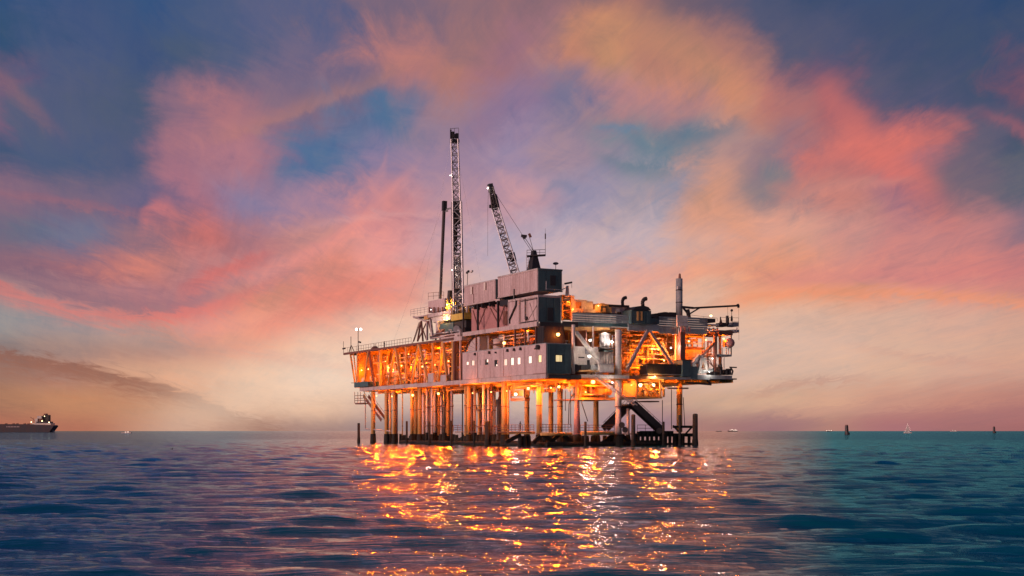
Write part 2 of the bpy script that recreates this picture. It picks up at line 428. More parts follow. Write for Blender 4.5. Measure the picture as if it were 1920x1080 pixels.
class MB:
    def __init__(s): s.v, s.f = [], []
    def add(s, vs, fs):
        n = len(s.v); s.v += [tuple(p) for p in vs]; s.f += [tuple(i + n for i in f) for f in fs]
        return s
    def box(s, x0, x1, y0, y1, z0, z1):
        if x0 > x1: x0, x1 = x1, x0
        if y0 > y1: y0, y1 = y1, y0
        if z0 > z1: z0, z1 = z1, z0
        return s.add([(x0, y0, z0), (x1, y0, z0), (x1, y1, z0), (x0, y1, z0), (x0, y0, z1), (x1, y0, z1), (x1, y1, z1), (x0, y1, z1)],
                     [(0, 3, 2, 1), (4, 5, 6, 7), (0, 1, 5, 4), (1, 2, 6, 5), (2, 3, 7, 6), (3, 0, 4, 7)])
    def beam(s, p, q, w, h=None):
        h = h or w
        p, q = Vector(p), Vector(q); d = (q - p).normalized()
        up = Vector((0, 0, 1)) if abs(d.z) < .95 else Vector((0, 1, 0))
        a = d.cross(up).normalized(); b = a.cross(d).normalized()
        vs = [e + a * (w / 2 * i) + b * (h / 2 * j) for e in (p, q) for i, j in ((-1, -1), (1, -1), (1, 1), (-1, 1))]
        return s.add(vs, [(0, 1, 2, 3), (7, 6, 5, 4), (0, 4, 5, 1), (1, 5, 6, 2), (2, 6, 7, 3), (3, 7, 4, 0)])
    def tube(s, p, q, r, r2=None, n=10):
        r2 = r if r2 is None else r2
        p, q = Vector(p), Vector(q); d = (q - p).normalized()
        up = Vector((0, 0, 1)) if abs(d.z) < .95 else Vector((0, 1, 0))
        a = d.cross(up).normalized(); b = a.cross(d).normalized()
        vs = [e + (a * math.cos(t) + b * math.sin(t)) * rr for e, rr in ((p, r), (q, r2)) for t in (2 * math.pi * i / n for i in range(n))]
        return s.add(vs, [tuple(range(n)), tuple(range(2 * n - 1, n - 1, -1))] + [(i, i + n, (i + 1) % n + n, (i + 1) % n) for i in range(n)])
    def path(s, pts, r, n=8):
        for a, b in zip(pts[:-1], pts[1:]): s.tube(a, b, r, n=n)
        for a in pts[1:-1]: s.ball(a, r * 1.02, 6, 4)
        return s
    def ball(s, c, r, n=10, m=6, sz=1.0, z0=-1.0):
        c = Vector(c); vs = []; fs = []
        t0 = math.asin(z0)
        for j in range(m + 1):
            t = t0 + (math.pi / 2 - t0) * j / m
            for i in range(n):
                a = 2 * math.pi * i / n
                vs.append(c + Vector((math.cos(t) * math.cos(a) * r, math.cos(t) * math.sin(a) * r, math.sin(t) * r * sz)))
        for j in range(m):
            for i in range(n):
                fs.append((j * n + i, j * n + (i + 1) % n, (j + 1) * n + (i + 1) % n, (j + 1) * n + i))
        return s.add(vs, fs)
    def prism(s, poly, axis, a0, a1):
        """poly of 2D points extruded along axis ('v','u','z')"""
        n = len(poly)
        def mk(p, a):
            return {'v': (a, p[0], p[1]), 'u': (p[0], a, p[1]), 'z': (p[0], p[1], a)}[axis]
        vs = [mk(p, a0) for p in poly] + [mk(p, a1) for p in poly]
        return s.add(vs, [tuple(range(n)), tuple(range(2 * n - 1, n - 1, -1))] + [(i, i + n, (i + 1) % n + n, (i + 1) % n) for i in range(n)])
    def put(s, name, mat, parent=None, label=None, kind=None, smooth=False):
        base = BASE.get(parent.name, Vector((0, 0, 0))) if parent else Vector((0, 0, 0))
        me = bpy.data.meshes.new(name)
        me.from_pydata([(p[0] - base.x, p[1] - base.y, p[2] - base.z) for p in s.v], [], s.f)
        bm = bmesh.new(); bm.from_mesh(me); bmesh.ops.recalc_face_normals(bm, faces=bm.faces); bm.to_mesh(me); bm.free()
        if smooth:
            for p in me.polygons: p.use_smooth = len(p.vertices) == 4
        me.materials.append(mat)
        o = bpy.data.objects.new(name, me); C.objects.link(o)
        if parent: o.parent = parent
        BASE[o.name] = base
        if label: o['label'] = label
        if kind: o['kind'] = kind
        return o

# ------------------------------------------------------------------ materials
def material(name, col, rough=.6, metal=0.0, dirt=.35, dirt_col=(.05, .035, .03), scale=.8, emit=None, estr=0, streak=True, fine=.15):
    m = bpy.data.materials.new(name); m.use_nodes = True
    t = m.node_tree; n, l = t.nodes, t.links
    b = n['Principled BSDF']
    b.inputs['Roughness'].default_value = rough; b.inputs['Metallic'].default_value = metal
    if emit:
        b.inputs['Base Color'].default_value = (*col, 1)
        b.inputs['Emission Color'].default_value = (*emit, 1); b.inputs['Emission Strength'].default_value = estr
        return m
    g = n.new('ShaderNodeNewGeometry')
    mp = n.new('ShaderNodeMapping'); mp.inputs['Scale'].default_value = (1, 1, .22 if streak else 1)
    l.new(g.outputs['Position'], mp.inputs[0])
    nz = n.new('ShaderNodeTexNoise'); nz.inputs['Scale'].default_value = scale; nz.inputs['Detail'].default_value = 8; nz.inputs['Roughness'].default_value = .65
    l.new(mp.outputs[0], nz.inputs['Vector'])
    cr = n.new('ShaderNodeValToRGB'); cr.color_ramp.elements[0].position = .47; cr.color_ramp.elements[1].position = .70
    l.new(nz.outputs[0], cr.inputs[0])
    mu = n.new('ShaderNodeMath'); mu.operation = 'MULTIPLY'; mu.inputs[1].default_value = dirt; l.new(cr.outputs[0], mu.inputs[0])
    mx = n.new('ShaderNodeMix'); mx.data_type = 'RGBA'
    l.new(mu.outputs[0], mx.inputs[0]); mx.inputs[6].default_value = (*col, 1); mx.inputs[7].default_value = (*dirt_col, 1)
    n2 = n.new('ShaderNodeTexNoise'); n2.inputs['Scale'].default_value = scale * 5; n2.inputs['Detail'].default_value = 5
    l.new(g.outputs['Position'], n2.inputs['Vector'])
    mr = n.new('ShaderNodeMapRange'); mr.inputs[3].default_value = 1 - fine * 2; mr.inputs[4].default_value = 1 + fine * 2
    l.new(n2.outputs[0], mr.inputs[0])
    vm = n.new('ShaderNodeMix'); vm.data_type = 'RGBA'; vm.blend_type = 'MULTIPLY'; vm.inputs[0].default_value = 1
    l.new(mx.outputs[2], vm.inputs[6]); l.new(mr.outputs[0], vm.inputs[7])
    l.new(vm.outputs[2], b.inputs['Base Color'])
    bu = n.new('ShaderNodeBump'); bu.inputs['Strength'].default_value = .3; bu.inputs['Distance'].default_value = .03
    l.new(n2.outputs[0], bu.inputs['Height']); l.new(bu.outputs[0], b.inputs['Normal'])
    return m

RUST = (.11, .035, .018)
M = dict(
    pale=material('pale_wall_paint', (.53, .42, .41), dirt=.55, dirt_col=(.22, .12, .10), scale=.6),
    fascia=material('fascia_paint', (.50, .42, .40), dirt=.45, dirt_col=RUST, scale=.7),
    teal=material('dark_green_and_wall_shade', (.055, .115, .125), dirt=.5, dirt_col=(.02, .025, .028), scale=.6),  # dark green of some housings, and the painted shade of block end walls
    grey=material('grey_green_paint', (.33, .36, .36), dirt=.5, dirt_col=(.05, .04, .04), scale=.7),
    white=material('white_paint', (.66, .62, .56), dirt=.35, dirt_col=RUST, scale=.8),
    steel=material('ochre_steel_paint', (.62, .35, .12), dirt=.5, dirt_col=RUST, scale=.9),
    oxide=material('red_oxide_steel', (.20, .085, .06), dirt=.6, dirt_col=(.06, .03, .022), scale=1.0),
    pink=material('faded_red_wall', (.42, .21, .20), dirt=.4, dirt_col=(.16, .06, .05), scale=.6),
    dark=material('dark_steel', (.035, .032, .032), dirt=.5, dirt_col=(.06, .03, .02), scale=1.0),
    black=material('black_steel', (.018, .018, .02), rough=.5, dirt=.4),
    marine=material('mussel_crust', (.007, .008, .007), rough=.85, dirt=.6, dirt_col=(.03, .03, .02), scale=2.5, fine=.4),
    wood=material('tarred_pile_wood', (.022, .018, .016), rough=.85, dirt=.5, dirt_col=(.05, .035, .025), scale=2.0, fine=.35),
    galv=material('galvanised_steel', (.42, .42, .43), rough=.45, metal=.4, dirt=.4, dirt_col=(.15, .10, .08), scale=1.2),
    yellow=material('yellow_paint', (.65, .46, .08), dirt=.4, dirt_col=RUST),
    deck=material('deck_plate_paint', (.16, .12, .10), dirt=.5, dirt_col=RUST, scale=.5),
    glass=material('dark_glass', (.02, .03, .035), rough=.08, dirt=0),
    winlit=material('lit_window_glass', (.8, .7, .6), emit=(1.0, .78, .64), estr=1.05),
    winlit3=material('dim_window_glass', (.8, .7, .6), emit=(1.0, .70, .52), estr=.62),
    winlit2=material('lit_window_yellow', (.8, .7, .4), emit=(1.0, .74, .36), estr=.85),
    hull=material('ship_hull_paint', (.035, .035, .045), dirt=.5, dirt_col=(.10, .03, .02), scale=.08),
    shipwhite=material('ship_white_paint', (.6, .55, .5), dirt=.2, scale=.1),
)

def bulb_mat(name, col, s):
    return material(name, (.9, .9, .9), emit=col, estr=s)
ORANGE, WARM, WHITE = (1.0, .18, .004), (1.0, .40, .09), (1.0, .84, .74)
FAINT = bulb_mat('faint_far_light', (1.0, .78, .62), 3)
BULB = {ORANGE: bulb_mat('sodium_bulb', (1.0, .50, .12), 6), WARM: bulb_mat('warm_bulb', (1.0, .72, .35), 6), WHITE: bulb_mat('white_bulb', (1.0, .90, .82), 5)}

def lamp(p, energy, col, where, size=.15, cat='lamp'):
    t = thing('deck_lamp', where, cat, p)
    MB().tube((p[0], p[1], p[2] + size * .7), (p[0], p[1], p[2] + size * 1.5), size * .9, size * .4, n=8).put('lamp_hood', M['dark'], t)
    MB().ball(p, size, 8, 6).put('bulb', BULB[col], t, smooth=True)
    ld = bpy.data.lights.new('lamp_light', 'POINT'); ld.energy = energy * LAMP_GAIN; ld.color = col; ld.shadow_soft_size = size + .06
    lo = bpy.data.objects.new('lamp_light', ld); C.objects.link(lo); lo.parent = t
    lo.location = (0, 0, -.0)
    return t
LAMP_GAIN = 1.4

def railing(label, pts, h=1.1, gap=1.6, mat='oxide', r=.035, rails=3):
    t = thing('railing', label, 'railing', pts[0])
    for a, b in zip(pts[:-1], pts[1:]):
        a, b = Vector(a), Vector(b); n = max(1, int((b - a).length / gap))
        for i in range(n + 1):
            p = a.lerp(b, i / n)
            MB().tube(p, p + Vector((0, 0, h)), r, n=5).put('rail_post', M[mat], t)
        for k in range(rails):
            z = h * (1 - k / rails)
            MB().tube(a + Vector((0, 0, z)), b + Vector((0, 0, z)), r, n=5).put('rail', M[mat], t)
    return t

def stairs(label, a, b, width, across, mat='oxide', rails=True, n=None, thick=.3):
    t = thing('stairway', label, 'stairs', a)
    a, b, ac = Vector(a), Vector(b), Vector(across).normalized() * width / 2
    for s in (-1, 1):
        MB().beam(a + ac * s, b + ac * s, .08, thick).put('stringer', M[mat], t)
        if rails:
            up = Vector((0, 0, 1.0))
            MB().tube(a + ac * s + up, b + ac * s + up, .04, n=5).put('handrail', M[mat], t)
            for k in range(5):
                p = a.lerp(b, (k + .5) / 5) + ac * s
                MB().tube(p, p + up, .03, n=5).put('rail_post', M[mat], t)
    n = n or max(4, int(abs(a.z - b.z) / .3))
    for i in range(n):
        p = a.lerp(b, (i + .5) / n)
        MB().beam(p - ac * .96, p + ac * .96, .28, .05).put('tread', M[mat], t)
    return t

def lattice(parent, p, q, w0, w1, n, r, mat, side=None, name='lattice', four=True):
    """square lattice mast from p to q: four chords, zigzag lacing per bay"""
    p, q = Vector(p), Vector(q); d = (q - p).normalized()
    a = d.cross(Vector(side or (0, 1, 0))).normalized(); b = a.cross(d).normalized()
    def corner(t, i):
        w = (w0 + (w1 - w0) * t) / 2
        sx, sy = ((-1, -1), (1, -1), (1, 1), (-1, 1))[i % 4]
        return p.lerp(q, t) + a * w * sx + b * w * sy
    for i in range(4):
        MB().tube(corner(0, i), corner(1, i), r * 1.5, n=6).put('chord', M[mat], parent)
    for k in range(n):
        t0, t1 = k / n, (k + 1) / n
        m = MB()
        for i in range(4):
            if (k + i) % 2: m.tube(corner(t0, i), corner(t1, i + 1), r, n=4)
            else: m.tube(corner(t0, i + 1), corner(t1, i), r, n=4)
            m.tube(corner(t1, i), corner(t1, i + 1), r, n=4)
        m.put('lacing', M[mat], parent)
    return corner

# ------------------------------------------------------------------ the platform itself
Z1, Z2 = 11.55, 19.95           # top of the lower and the upper deck
plat = thing('oil_platform', 'offshore oil platform on steel legs lit orange at dusk', 'oil platform', (0, 0, 0))

# lower deck: edge girders in lengths, floor plates, joists under them
marks = [674, 700, 713, 735, 758, 783, 808, 836, 866, 881, 897, 903, 930, 957, 968, 1023.6]
for a, b in zip(marks[:-1], marks[1:]):
    u0, u1 = lu(b) + .05, lu(a) - .05
    MB().box(0, .35, u0, u1, 10.85, 11.6).put('edge_girder', M['fascia'], plat)
for px in marks[1:-1]:
    u = lu(px); MB().box(.02, .33, u - .06, u + .06, 10.8, 11.62).put('girder_stiffener', M['oxide'], plat)
ue = lu(674)
for i in range(9):
    u0, u1 = .4 + i * (ue - .8) / 9, .4 + (i + 1) * (ue - .8) / 9 - .04
    MB().box(.4, 8.0, u0, u1, 11.3, 11.5).put('deck_plate', M['deck'], plat)
    MB().box(8.04, 16, u0, u1, 11.3, 11.5).put('deck_plate', M['deck'], plat)
for i in range(5):
    v0 = 16.04 + i * 4.3
    MB().box(v0, v0 + 4.26, .4, 15.96, 11.3, 11.5).put('deck_plate', M['deck'], plat)
    MB().box(v0, v0 + 4.26, 16, 30, 11.3, 11.5).put('deck_plate', M['deck'], plat)
for i in range(28):
    u = 1.2 + i * 2.9
    MB().box(.4, 16, u, u + .18, 10.75, 11.28).put('joist', M['steel'], plat)
for v in (4, 8, 12, 15.8):
    MB().box(v, v + .25, .5, ue - .3, 10.35, 10.74).put('main_beam', M['steel'], plat)
for i in range(8):
    v = 17 + i * 2.8
    MB().box(v, v + .18, .5, 30, 10.75, 11.28).put('joist', M['steel'], plat)
# right-hand edge of the lower deck
for a, b, mt, z0, z1 in ((1090, 1121, 'white', 11.05, 11.6), (1121, 1152, 'white', 11.05, 11.6), (1152, 1180, 'white', 11.05, 11.6), (1180, 1212, 'oxide', 11.0, 11.5),
                 (1212, 1250, 'grey', 11.1, 11.5), (1250, 1290, 'grey', 11.1, 11.5), (1290, 1332, 'grey', 11.15, 11.95), (1332, 1373, 'grey', 11.3, 11.95)):
    MB().box(qv(a) + .03, qv(b) - .03, 0, .35, z0, z1).put('edge_girder', M[mt], plat)
MB().box(4.5, qv(1090), .05, .45, 10.75, 11.5).put('edge_girder', M['dark'], plat)
MB().box(.4, 4.4, .05, .4, 10.85, 11.5).put('edge_girder', M['dark'], plat)
MB().box(qv(1300), qv(1373), .4, 12, 11.3, 11.9).put('deck_plate', M['grey'], plat)
MB().beam(Q(1285, 717, 1), Q(1333, 721, 1), .35, .3).beam(Q(1326, 713, 1), Q(1333, 721, 1), .25, .25).put('outrigger', M['dark'], plat)
MB().beam(Q(1252, 728, 1), Q(1290, 728, 1), .3, .25).put('outrigger', M['oxide'], plat)

# upper deck
uL = lu(643.5)
for i in range(11):
    u0 = 34.5 + i * (uL - 34.5) / 11; u1 = 34.5 + (i + 1) * (uL - 34.5) / 11 - .05
    MB().box(0, .3, u0, u1, 18.95, 19.4).put('edge_girder', M['oxide'], plat)
    MB().box(.35, 12, u0, u1, 19.1, 19.3).put('deck_plate', M['deck'], plat)
    MB().box(.35, 12, u0 + 1, u0 + 1.2, 18.7, 19.08).put('joist', M['steel'], plat)
for a, b in ((867, 897), (897, 934), (934, 977), (977, 1006.5)):
    MB().box(0, .4, lu(b) + .04, lu(a) - .04, 19.35, 20.05).put('edge_girder', M['fascia'], plat)
MB().box(0, .4, 31.2, 40, 18.7, 19.45).put('edge_girder', M['fascia'], plat)
MB().box(.45, 14, 3.2, 34, 19.6, 19.85).put('deck_plate', M['deck'], plat)
for i in range(11):
    MB().box(.45, 14, 3.6 + i * 2.8, 3.8 + i * 2.8, 19.2, 19.58).put('joist', M['steel'], plat)
for i in range(6):
    v0 = 14.04 + i * 4.2
    MB().box(v0, v0 + 4.16, 3.4, 28, 19.5, 19.7).put('deck_plate', M['deck'], plat)
    MB().box(v0 + 1, v0 + 1.2, 3.4, 28, 19.1, 19.48).put('joist', M['steel'], plat)
# louvred parapet along the right-hand side, boards one above the other
def louvre(px0, px1, z0, z1, u, n, mat='grey'):
    h = (z1 - z0) / n
    for i in range(n):
        MB().box(qv(px0, u) + .03, qv(px1, u) - .03, u - .02 * (i % 2), u + .16, z0 + i * h, z0 + (i + 1) * h - .06).put('parapet_board', M[mat], plat)
louvre(1073, 1110, 20.35, 21.85, 3, 4); louvre(1110, 1147, 20.35, 21.85, 3, 4); louvre(1147, 1183, 20.35, 21.85, 3, 4)
MB().box(qv(1084, 3), qv(1147, 3), 3.05, 3.3, 19.75, 20.32).put('parapet_beam', M['teal'], plat)
MB().box(qv(1147, 3), qv(1183, 3), 3.05, 3.3, 19.75, 20.32).put('parapet_beam', M['teal'], plat)
louvre(1236, 1273, 19.9, 21.85, 3, 5); louvre(1273.5, 1327, 20.0, 21.9, 2.6, 5)
MB().box(qv(1178, 2.9), qv(1236, 2.9), 2.9, 3.2, 19.2, 20.35).put('parapet_beam', M['grey'], plat)
MB().box(qv(1236, 2.9), qv(1273, 2.9), 2.9, 3.2, 18.9, 19.87).put('parapet_beam', M['grey'], plat)
MB().box(qv(1273, 2.6), qv(1326, 2.6), 2.6, 2.9, 19.0, 19.95).put('parapet_beam', M['grey'], plat)
for i, (a, b) in enumerate(((1270, 1290),)):
    for k in range(3): MB().box(qv(a, 2), qv(b, 2), 2, 2.3, 20.2 + k * .62, 20.78 + k * .62).put('parapet_board', M['white'], plat)
MB().box(qv(1348, 3), qv(1374, 3), 3, 9, 19.1, 19.9).put('end_platform', M['oxide'], plat)
MB().box(qv(1374, 3), qv(1386, 3), 3, 6, 19.6, 20.1).put('end_platform', M['grey'], plat)
MB().box(qv(1326, 2.6), qv(1348, 2.6), 2.6, 5, 20.6, 20.85).put('end_platform', M['white'], plat)
MB().box(qv(1327, 2.6), qv(1342, 2.6), 2.7, 5, 21.15, 21.8).put('parapet_beam', M['dark'], plat)

# legs: (px, width px, pixel of top, plane v, material)
legs = [(699.6, 7, 1.0, 'steel'), (725, 7, 1.2, 'steel'), (732, 4, 6, 'steel'), (739, 6, 1.4, 'steel'), (743.5, 4, 8, 'oxide'),
        (772, 5, 2, 'steel'), (779.6, 5.5, 5, 'steel'), (787, 7, 1.2, 'steel'),
        (878.6, 7, 2, 'steel'), (945.5, 9.5, 1.0, 'steel'), (952.5, 4, 5, 'steel'), (988, 8, 12, 'steel'), (1011, 9, 3, 'steel'),
        (1033, 8, 12, 'steel'), (1050, 9, 9, 'steel')]
for px, w, v, mt in legs:
    p = L(px, 800, v); Y = OY + ST * v + CT * p[1]; r = w * 1.14 / 2 / F_PX * Y
    MB().tube((v, p[1], 1.6), (v, p[1], 10.7), r, n=14).put('leg', M[mt], plat, smooth=True)
    MB().tube((v, p[1], 6.6), (v, p[1], 6.75), r * 1.1, n=14).put('leg_collar', M['oxide'], plat)
    MB().tube((v, p[1], -1.5), (v, p[1], 1.9), r * 1.7, r * 1.25, n=11).put('leg_foot', M['marine'], plat)
# splayed and right-hand legs on planes of u
for px, wt, wb, u, z0, z1, zt, mt in ((1082, 7.5, 14, 4, 1.9, 8.2, 10.8, 'pink'), (1117.5, 9, 11, 12, 1.9, 10, 10.8, 'steel'), (1159.5, 9, 13.5, 1.0, 1.9, 6.5, 10.8, 'white'),
                                  (1177.5, 6, 6, 3, 1.9, 6, 6.2, 'fascia'), (1274, 11, 11, 3, 2.6, 7, 10.9, 'steel')):
    v = qv(px, u); Y = OY + ST * v + CT * u; rb, rt = wb / 2 / F_PX * Y, wt / 2 / F_PX * Y
    MB().tube((v, u, z0 - .3), (v, u, z1), rb, rt, n=16).put('leg', M['fascia'] if mt == 'white' else M[mt], plat, smooth=True)
    if zt > z1: MB().tube((v, u, z1), (v, u, zt), rt * 1.0 if mt != 'white' else rt * 1.35, n=16).put('leg', M[mt], plat, smooth=True)
    MB().tube((v, u, z1 - .1), (v, u, z1 + .08), rt * 1.12 if mt != 'white' else rt * 1.5, n=16).put('leg_collar', M['oxide'], plat)
    MB().tube((v, u, -1.5), (v, u, 1.9), rb * 1.75, rb * 1.25, n=11).put('leg_foot', M['marine'], plat)
# well conductors, a thicket of thin pipes
conds = [754.5, 794, 801, 806, 810, 816, 822.6, 828, 833, 840, 847, 867, 873, 884.5, 890, 898, 906.6, 916, 921, 927]
for i, px in enumerate(conds):
    v = (2.0, 5.5, 3.5, 7.5)[i % 4]; p = L(px, 800, v); Y = OY + ST * v + CT * p[1]
    w = 2.2 if px in (754.5, 867) else 5.4
    mt = 'dark' if px in (867, 833) else ('oxide' if i % 5 == 3 else 'fascia' if i % 3 else 'steel')
    r = w / 2 / F_PX * Y
    MB().tube((v, p[1], -1), (v, p[1], 10.75), r, n=9).put('well_conductor', M[mt], plat, smooth=True)
    MB().tube((v, p[1], -1.2), (v, p[1], 1.6 + (i % 3) * .3), r * 1.7, n=8).put('conductor_foot', M['marine'], plat)
    for z in (3.4, 6.2, 7.0):
        if (i + int(z)) % 2: MB().tube((v, p[1], z), (v, p[1], z + .16), r * 1.25, n=9).put('conductor_clamp', M['oxide'], plat)
for z in (7.05, 6.25):                                       # guide frames tying conductors together
    MB().beam(L(893, 0, 1.8)[:2] + (z,), L(926, 0, 1.8)[:2] + (z,), .08, .12).put('guide_frame', M['dark'], plat)
for i, px in enumerate((775, 783, 798, 804, 819, 825, 837, 843, 882, 888, 902, 911, 925, 938)):
    v = 9.5 + (i % 3) * 1.6; p = L(px, 800, v); r = .26 + .05 * (i % 2)
    MB().tube((v, p[1], -1), (v, p[1], 10.75), r, n=9).put('well_conductor', M[('steel', 'oxide', 'fascia')[i % 3]], plat, smooth=True)
for (a, ya), (b, yb), v in (((776, 744), (800, 800), 7), ((842, 742), (818, 800), 8), ((884, 736), (905, 800), 8), ((940, 735), (915, 798), 8)):
    MB().tube(L(a, ya, v), L(b, yb, v), .16, n=7).put('leg_brace', M['oxide'], plat)
for z, a, b in ((3.3, 775, 850), (7.4, 776, 850), (3.3, 880, 944), (9.6, 775, 944)):
    MB().beam(L(a, 0, 6)[:2] + (z,), L(b, 0, 6)[:2] + (z,), .14, .22).put('tie_beam', M['oxide'], plat)
# dark drum-headed riser near the thick leg
p = L(934.6, 800, 1.5)
MB().tube((1.5, p[1], 1), (1.5, p[1], 7.2), .33, n=10).tube((1.5, p[1], 7.2), (1.5, p[1], 7.9), .45, .6, n=10).put('riser', M['dark'], plat)

# low crust-covered bracing at the waterline
for v in (1.0, 6.0, 12.0):
    for a, b in ((752, 868), (868, 946), (946, 1024)):
        MB().tube((v, lu(b, v), .35), (v, lu(a, v), .35), .33, n=8).put('waterline_brace', M['marine'], plat)
for a, b in ((1024, 1082), (1082, 1160), (1160, 1236)):
    MB().tube((qv(a, 1), 1, .35), (qv(b, 1), 1, .35), .42, n=8).put('waterline_brace', M['marine'], plat)
for (x0, y0), (x1, y1) in (((948, 829), (976, 815)), ((1000, 831), (1015, 815)), ((1018, 815), (1042, 832)), ((1030, 831), (1048, 815)), ((1056, 816), (1070, 832)),
                           ((1060, 818), (1075, 833)), ((1128, 832), (1150, 815)), ((1142, 834), (1155, 816)), ((1166, 816), (1185, 834))):
    MB().beam(Q(x0, y0, 2), Q(x1, y1, 2), .45, .6).put('foot_brace', M['marine'], plat)
for px in (975, 983, 991, 1022, 1038, 1060, 1070, 1093, 1100, 1112, 1121, 1134, 1144, 1170, 1178, 1192):
    v = qv(px, 3)
    MB().tube((v, 3, -1), (v, 3, 1.75), .42 + .12 * (px % 3), .36, n=8).put('stub_pile', M['marine'], plat)
for px in range(753, 946, 6):
    p = L(px + 1.3 * math.sin(px), 0, 3.2)
    MB().tube((3.2, p[1], -1), (3.2, p[1], 1.0 + .9 * abs(math.sin(px * 1.7))), .5, .38, n=8).put('stub_pile', M['marine'], plat)

# catwalk just above the water: decking, edge pipe, joists
def walk(a, b, z, w=1.4, mat='oxide'):
    a, b = Vector(a), Vector(b); d = (b - a); n = max(1, int(d.length / 2.6)); a.z = b.z = z
    perp = Vector((-d.y, d.x, 0)).normalized() * w
    for i in range(n):
        p, q = a.lerp(b, (i + .02) / n), a.lerp(b, (i + .98) / n)
        m = MB(); m.add([p, q, q + perp, p + perp, p + Vector((0, 0, .12)), q + Vector((0, 0, .12)), q + perp + Vector((0, 0, .12)), p + perp + Vector((0, 0, .12))],
                        [(0, 3, 2, 1), (4, 5, 6, 7), (0, 1, 5, 4), (1, 2, 6, 5), (2, 3, 7, 6), (3, 0, 4, 7)])
        m.put('catwalk_grating', M[mat], plat)
walk(L(1002, 0, .4), L(866, 0, .4), 2.25)
walk(Q(1012, 0, .6), Q(1072, 0, .6), 2.05); walk(Q(1088, 0, .6), Q(1152, 0, .6), 2.05)
MB().tube(L(956, 0, .2)[:2] + (2.2,), L(1001, 0, .2)[:2] + (2.2,), .24, n=10).put('edge_pipe', M['steel'], plat, smooth=True)
MB().tube((qv(1014, .3), .3, 2.0), (qv(1072, .3), .3, 2.0), .26, n=10).put('edge_pipe', M['steel'], plat, smooth=True)
MB().tube((qv(1090, .3), .3, 2.15), (qv(1151, .3), .3, 2.15), .32, n=10).put('edge_pipe', M['steel'], plat, smooth=True)
# pale pipe and drain on the far left
a, b, c = L(685, 745, 1), L(685, 804, 1), L(733, 808.5, 1)
MB().path([a, b, c], .12).put('drain_pipe', M['fascia'], plat)

# cellar deck slung under the right-hand part
def qbox(px0, px1, z0, z1, u0, u1, name, mat, parent=None, label=None):
    return MB().box(qv(px0, u0), qv(px1, u0), u0, u1, z0, z1).put(name, M[mat], parent or plat, label)
def lbox(px0, px1, z0, z1, v0, v1, name, mat, parent=None, label=None):
    return MB().box(v0, v1, lu(px1, v0), lu(px0, v0), z0, z1).put(name, M[mat], parent or plat, label)
qbox(1085, 1153, 7.55, 7.95, 2.2, 2.6, 'cellar_beam', 'steel'); qbox(1085, 1155, 7.55, 7.75, 2.7, 11, 'cellar_floor', 'oxide')
qbox(1171, 1196, 7.7, 8.1, .6, 9, 'cellar_floor', 'steel')
qbox(1194, 1242, 7.9, 8.2, .4, 8, 'cellar_floor', 'steel')
qbox(1213, 1236, 7.3, 7.5, 1, 4, 'cellar_beam', 'oxide')
for px in (1194, 1238): MB().beam(Q(px, 0, .5)[:2] + (8.2,), Q(px, 0, .5)[:2] + (10.9,), .28).put('truss_post', M['steel'], plat)
for a, b in (((1196, 743), (1206, 722)), ((1221, 722), (1235, 743)), ((1206, 722), (1221, 743))):
    MB().beam(Q(*a, .5), Q(*b, .5), .26).put('truss_brace', M['steel'], plat)
qbox(1168, 1196, 8.1, 10.9, 3.5, 4.2, 'cellar_wall', 'steel'); qbox(1084, 1120, 8.0, 10.6, 8, 8.3, 'cellar_wall', 'steel')
qbox(1196, 1238, 8.3, 10.9, 7, 7.3, 'cellar_wall', 'steel')
qbox(1122, 1152, 9.6, 10.6, 8, 8.3, 'cellar_wall', 'steel')
MB().beam(Q(1240, 724, 1), Q(1272, 721, 1), .3, .5).put('cellar_beam', M['steel'], plat)
MB().beam(Q(1240, 716, 5), Q(1272, 715, 5), .3, .3).put('cellar_beam', M['steel'], plat)
lbox(957, 984, 7.7, 8.2, 5, 6, 'cellar_beam', 'oxide'); lbox(957, 984, 8.6, 9.6, 6, 7, 'cellar_wall', 'steel')
for px in (958, 983): MB().beam(L(px, 0, 5)[:2] + (8.2,), L(px, 0, 5)[:2] + (10.5,), .2).put('truss_post', M['oxide'], plat)
MB().beam(L(1020, 0, 5)[:2] + (9.2,), L(1040, 0, 5)[:2] + (9.2,), .2, .5).put('cellar_beam', M['oxide'], plat)
for pa, pb in (((1089, 750), (1102, 790)), ((1070, 732), (1070, 800)), ((1060, 732), (1060, 770)), ((1242, 750), (1242, 800)), ((1259, 730), (1259, 805)), ((1281, 745), (1284, 800))):
    MB().tube(Q(*pa, 2), Q(*pb, 2), .07, n=6).put('hanging_pipe', M['dark'], plat)
MB().path([Q(1078, 738, 2), Q(1071, 745, 2), Q(1067, 757, 2), Q(1066, 795, 2)], .08).put('hanging_pipe', M['dark'], plat)

# left storey: open truss along the deck edge
zb, zt = 11.7, 18.95
for px in (671, 713, 762, 812, 849.5):
    MB().beam(L(px, 0, .2)[:2] + (zb,), L(px, 0, .2)[:2] + (zt,), .42).put('truss_post', M['steel'], plat)
def dia(pa, pb, w=.42, mat='steel', v=.15):
    MB().beam(L(pa, 0, v)[:2] + (zb,), L(pb, 0, v)[:2] + (zt,), w).put('truss_brace', M[mat], plat)
dia(683, 691); dia(703, 692, mat='oxide'); dia(728, 741); dia(753, 742); dia(772, 785.5); dia(803, 786.5); dia(822, 830); dia(839, 831)
dia(667, 657, .3); dia(670, 663, .22); dia(715, 729, .25, v=4); dia(760, 775, .25, v=4); dia(808, 790, .25, v=4)
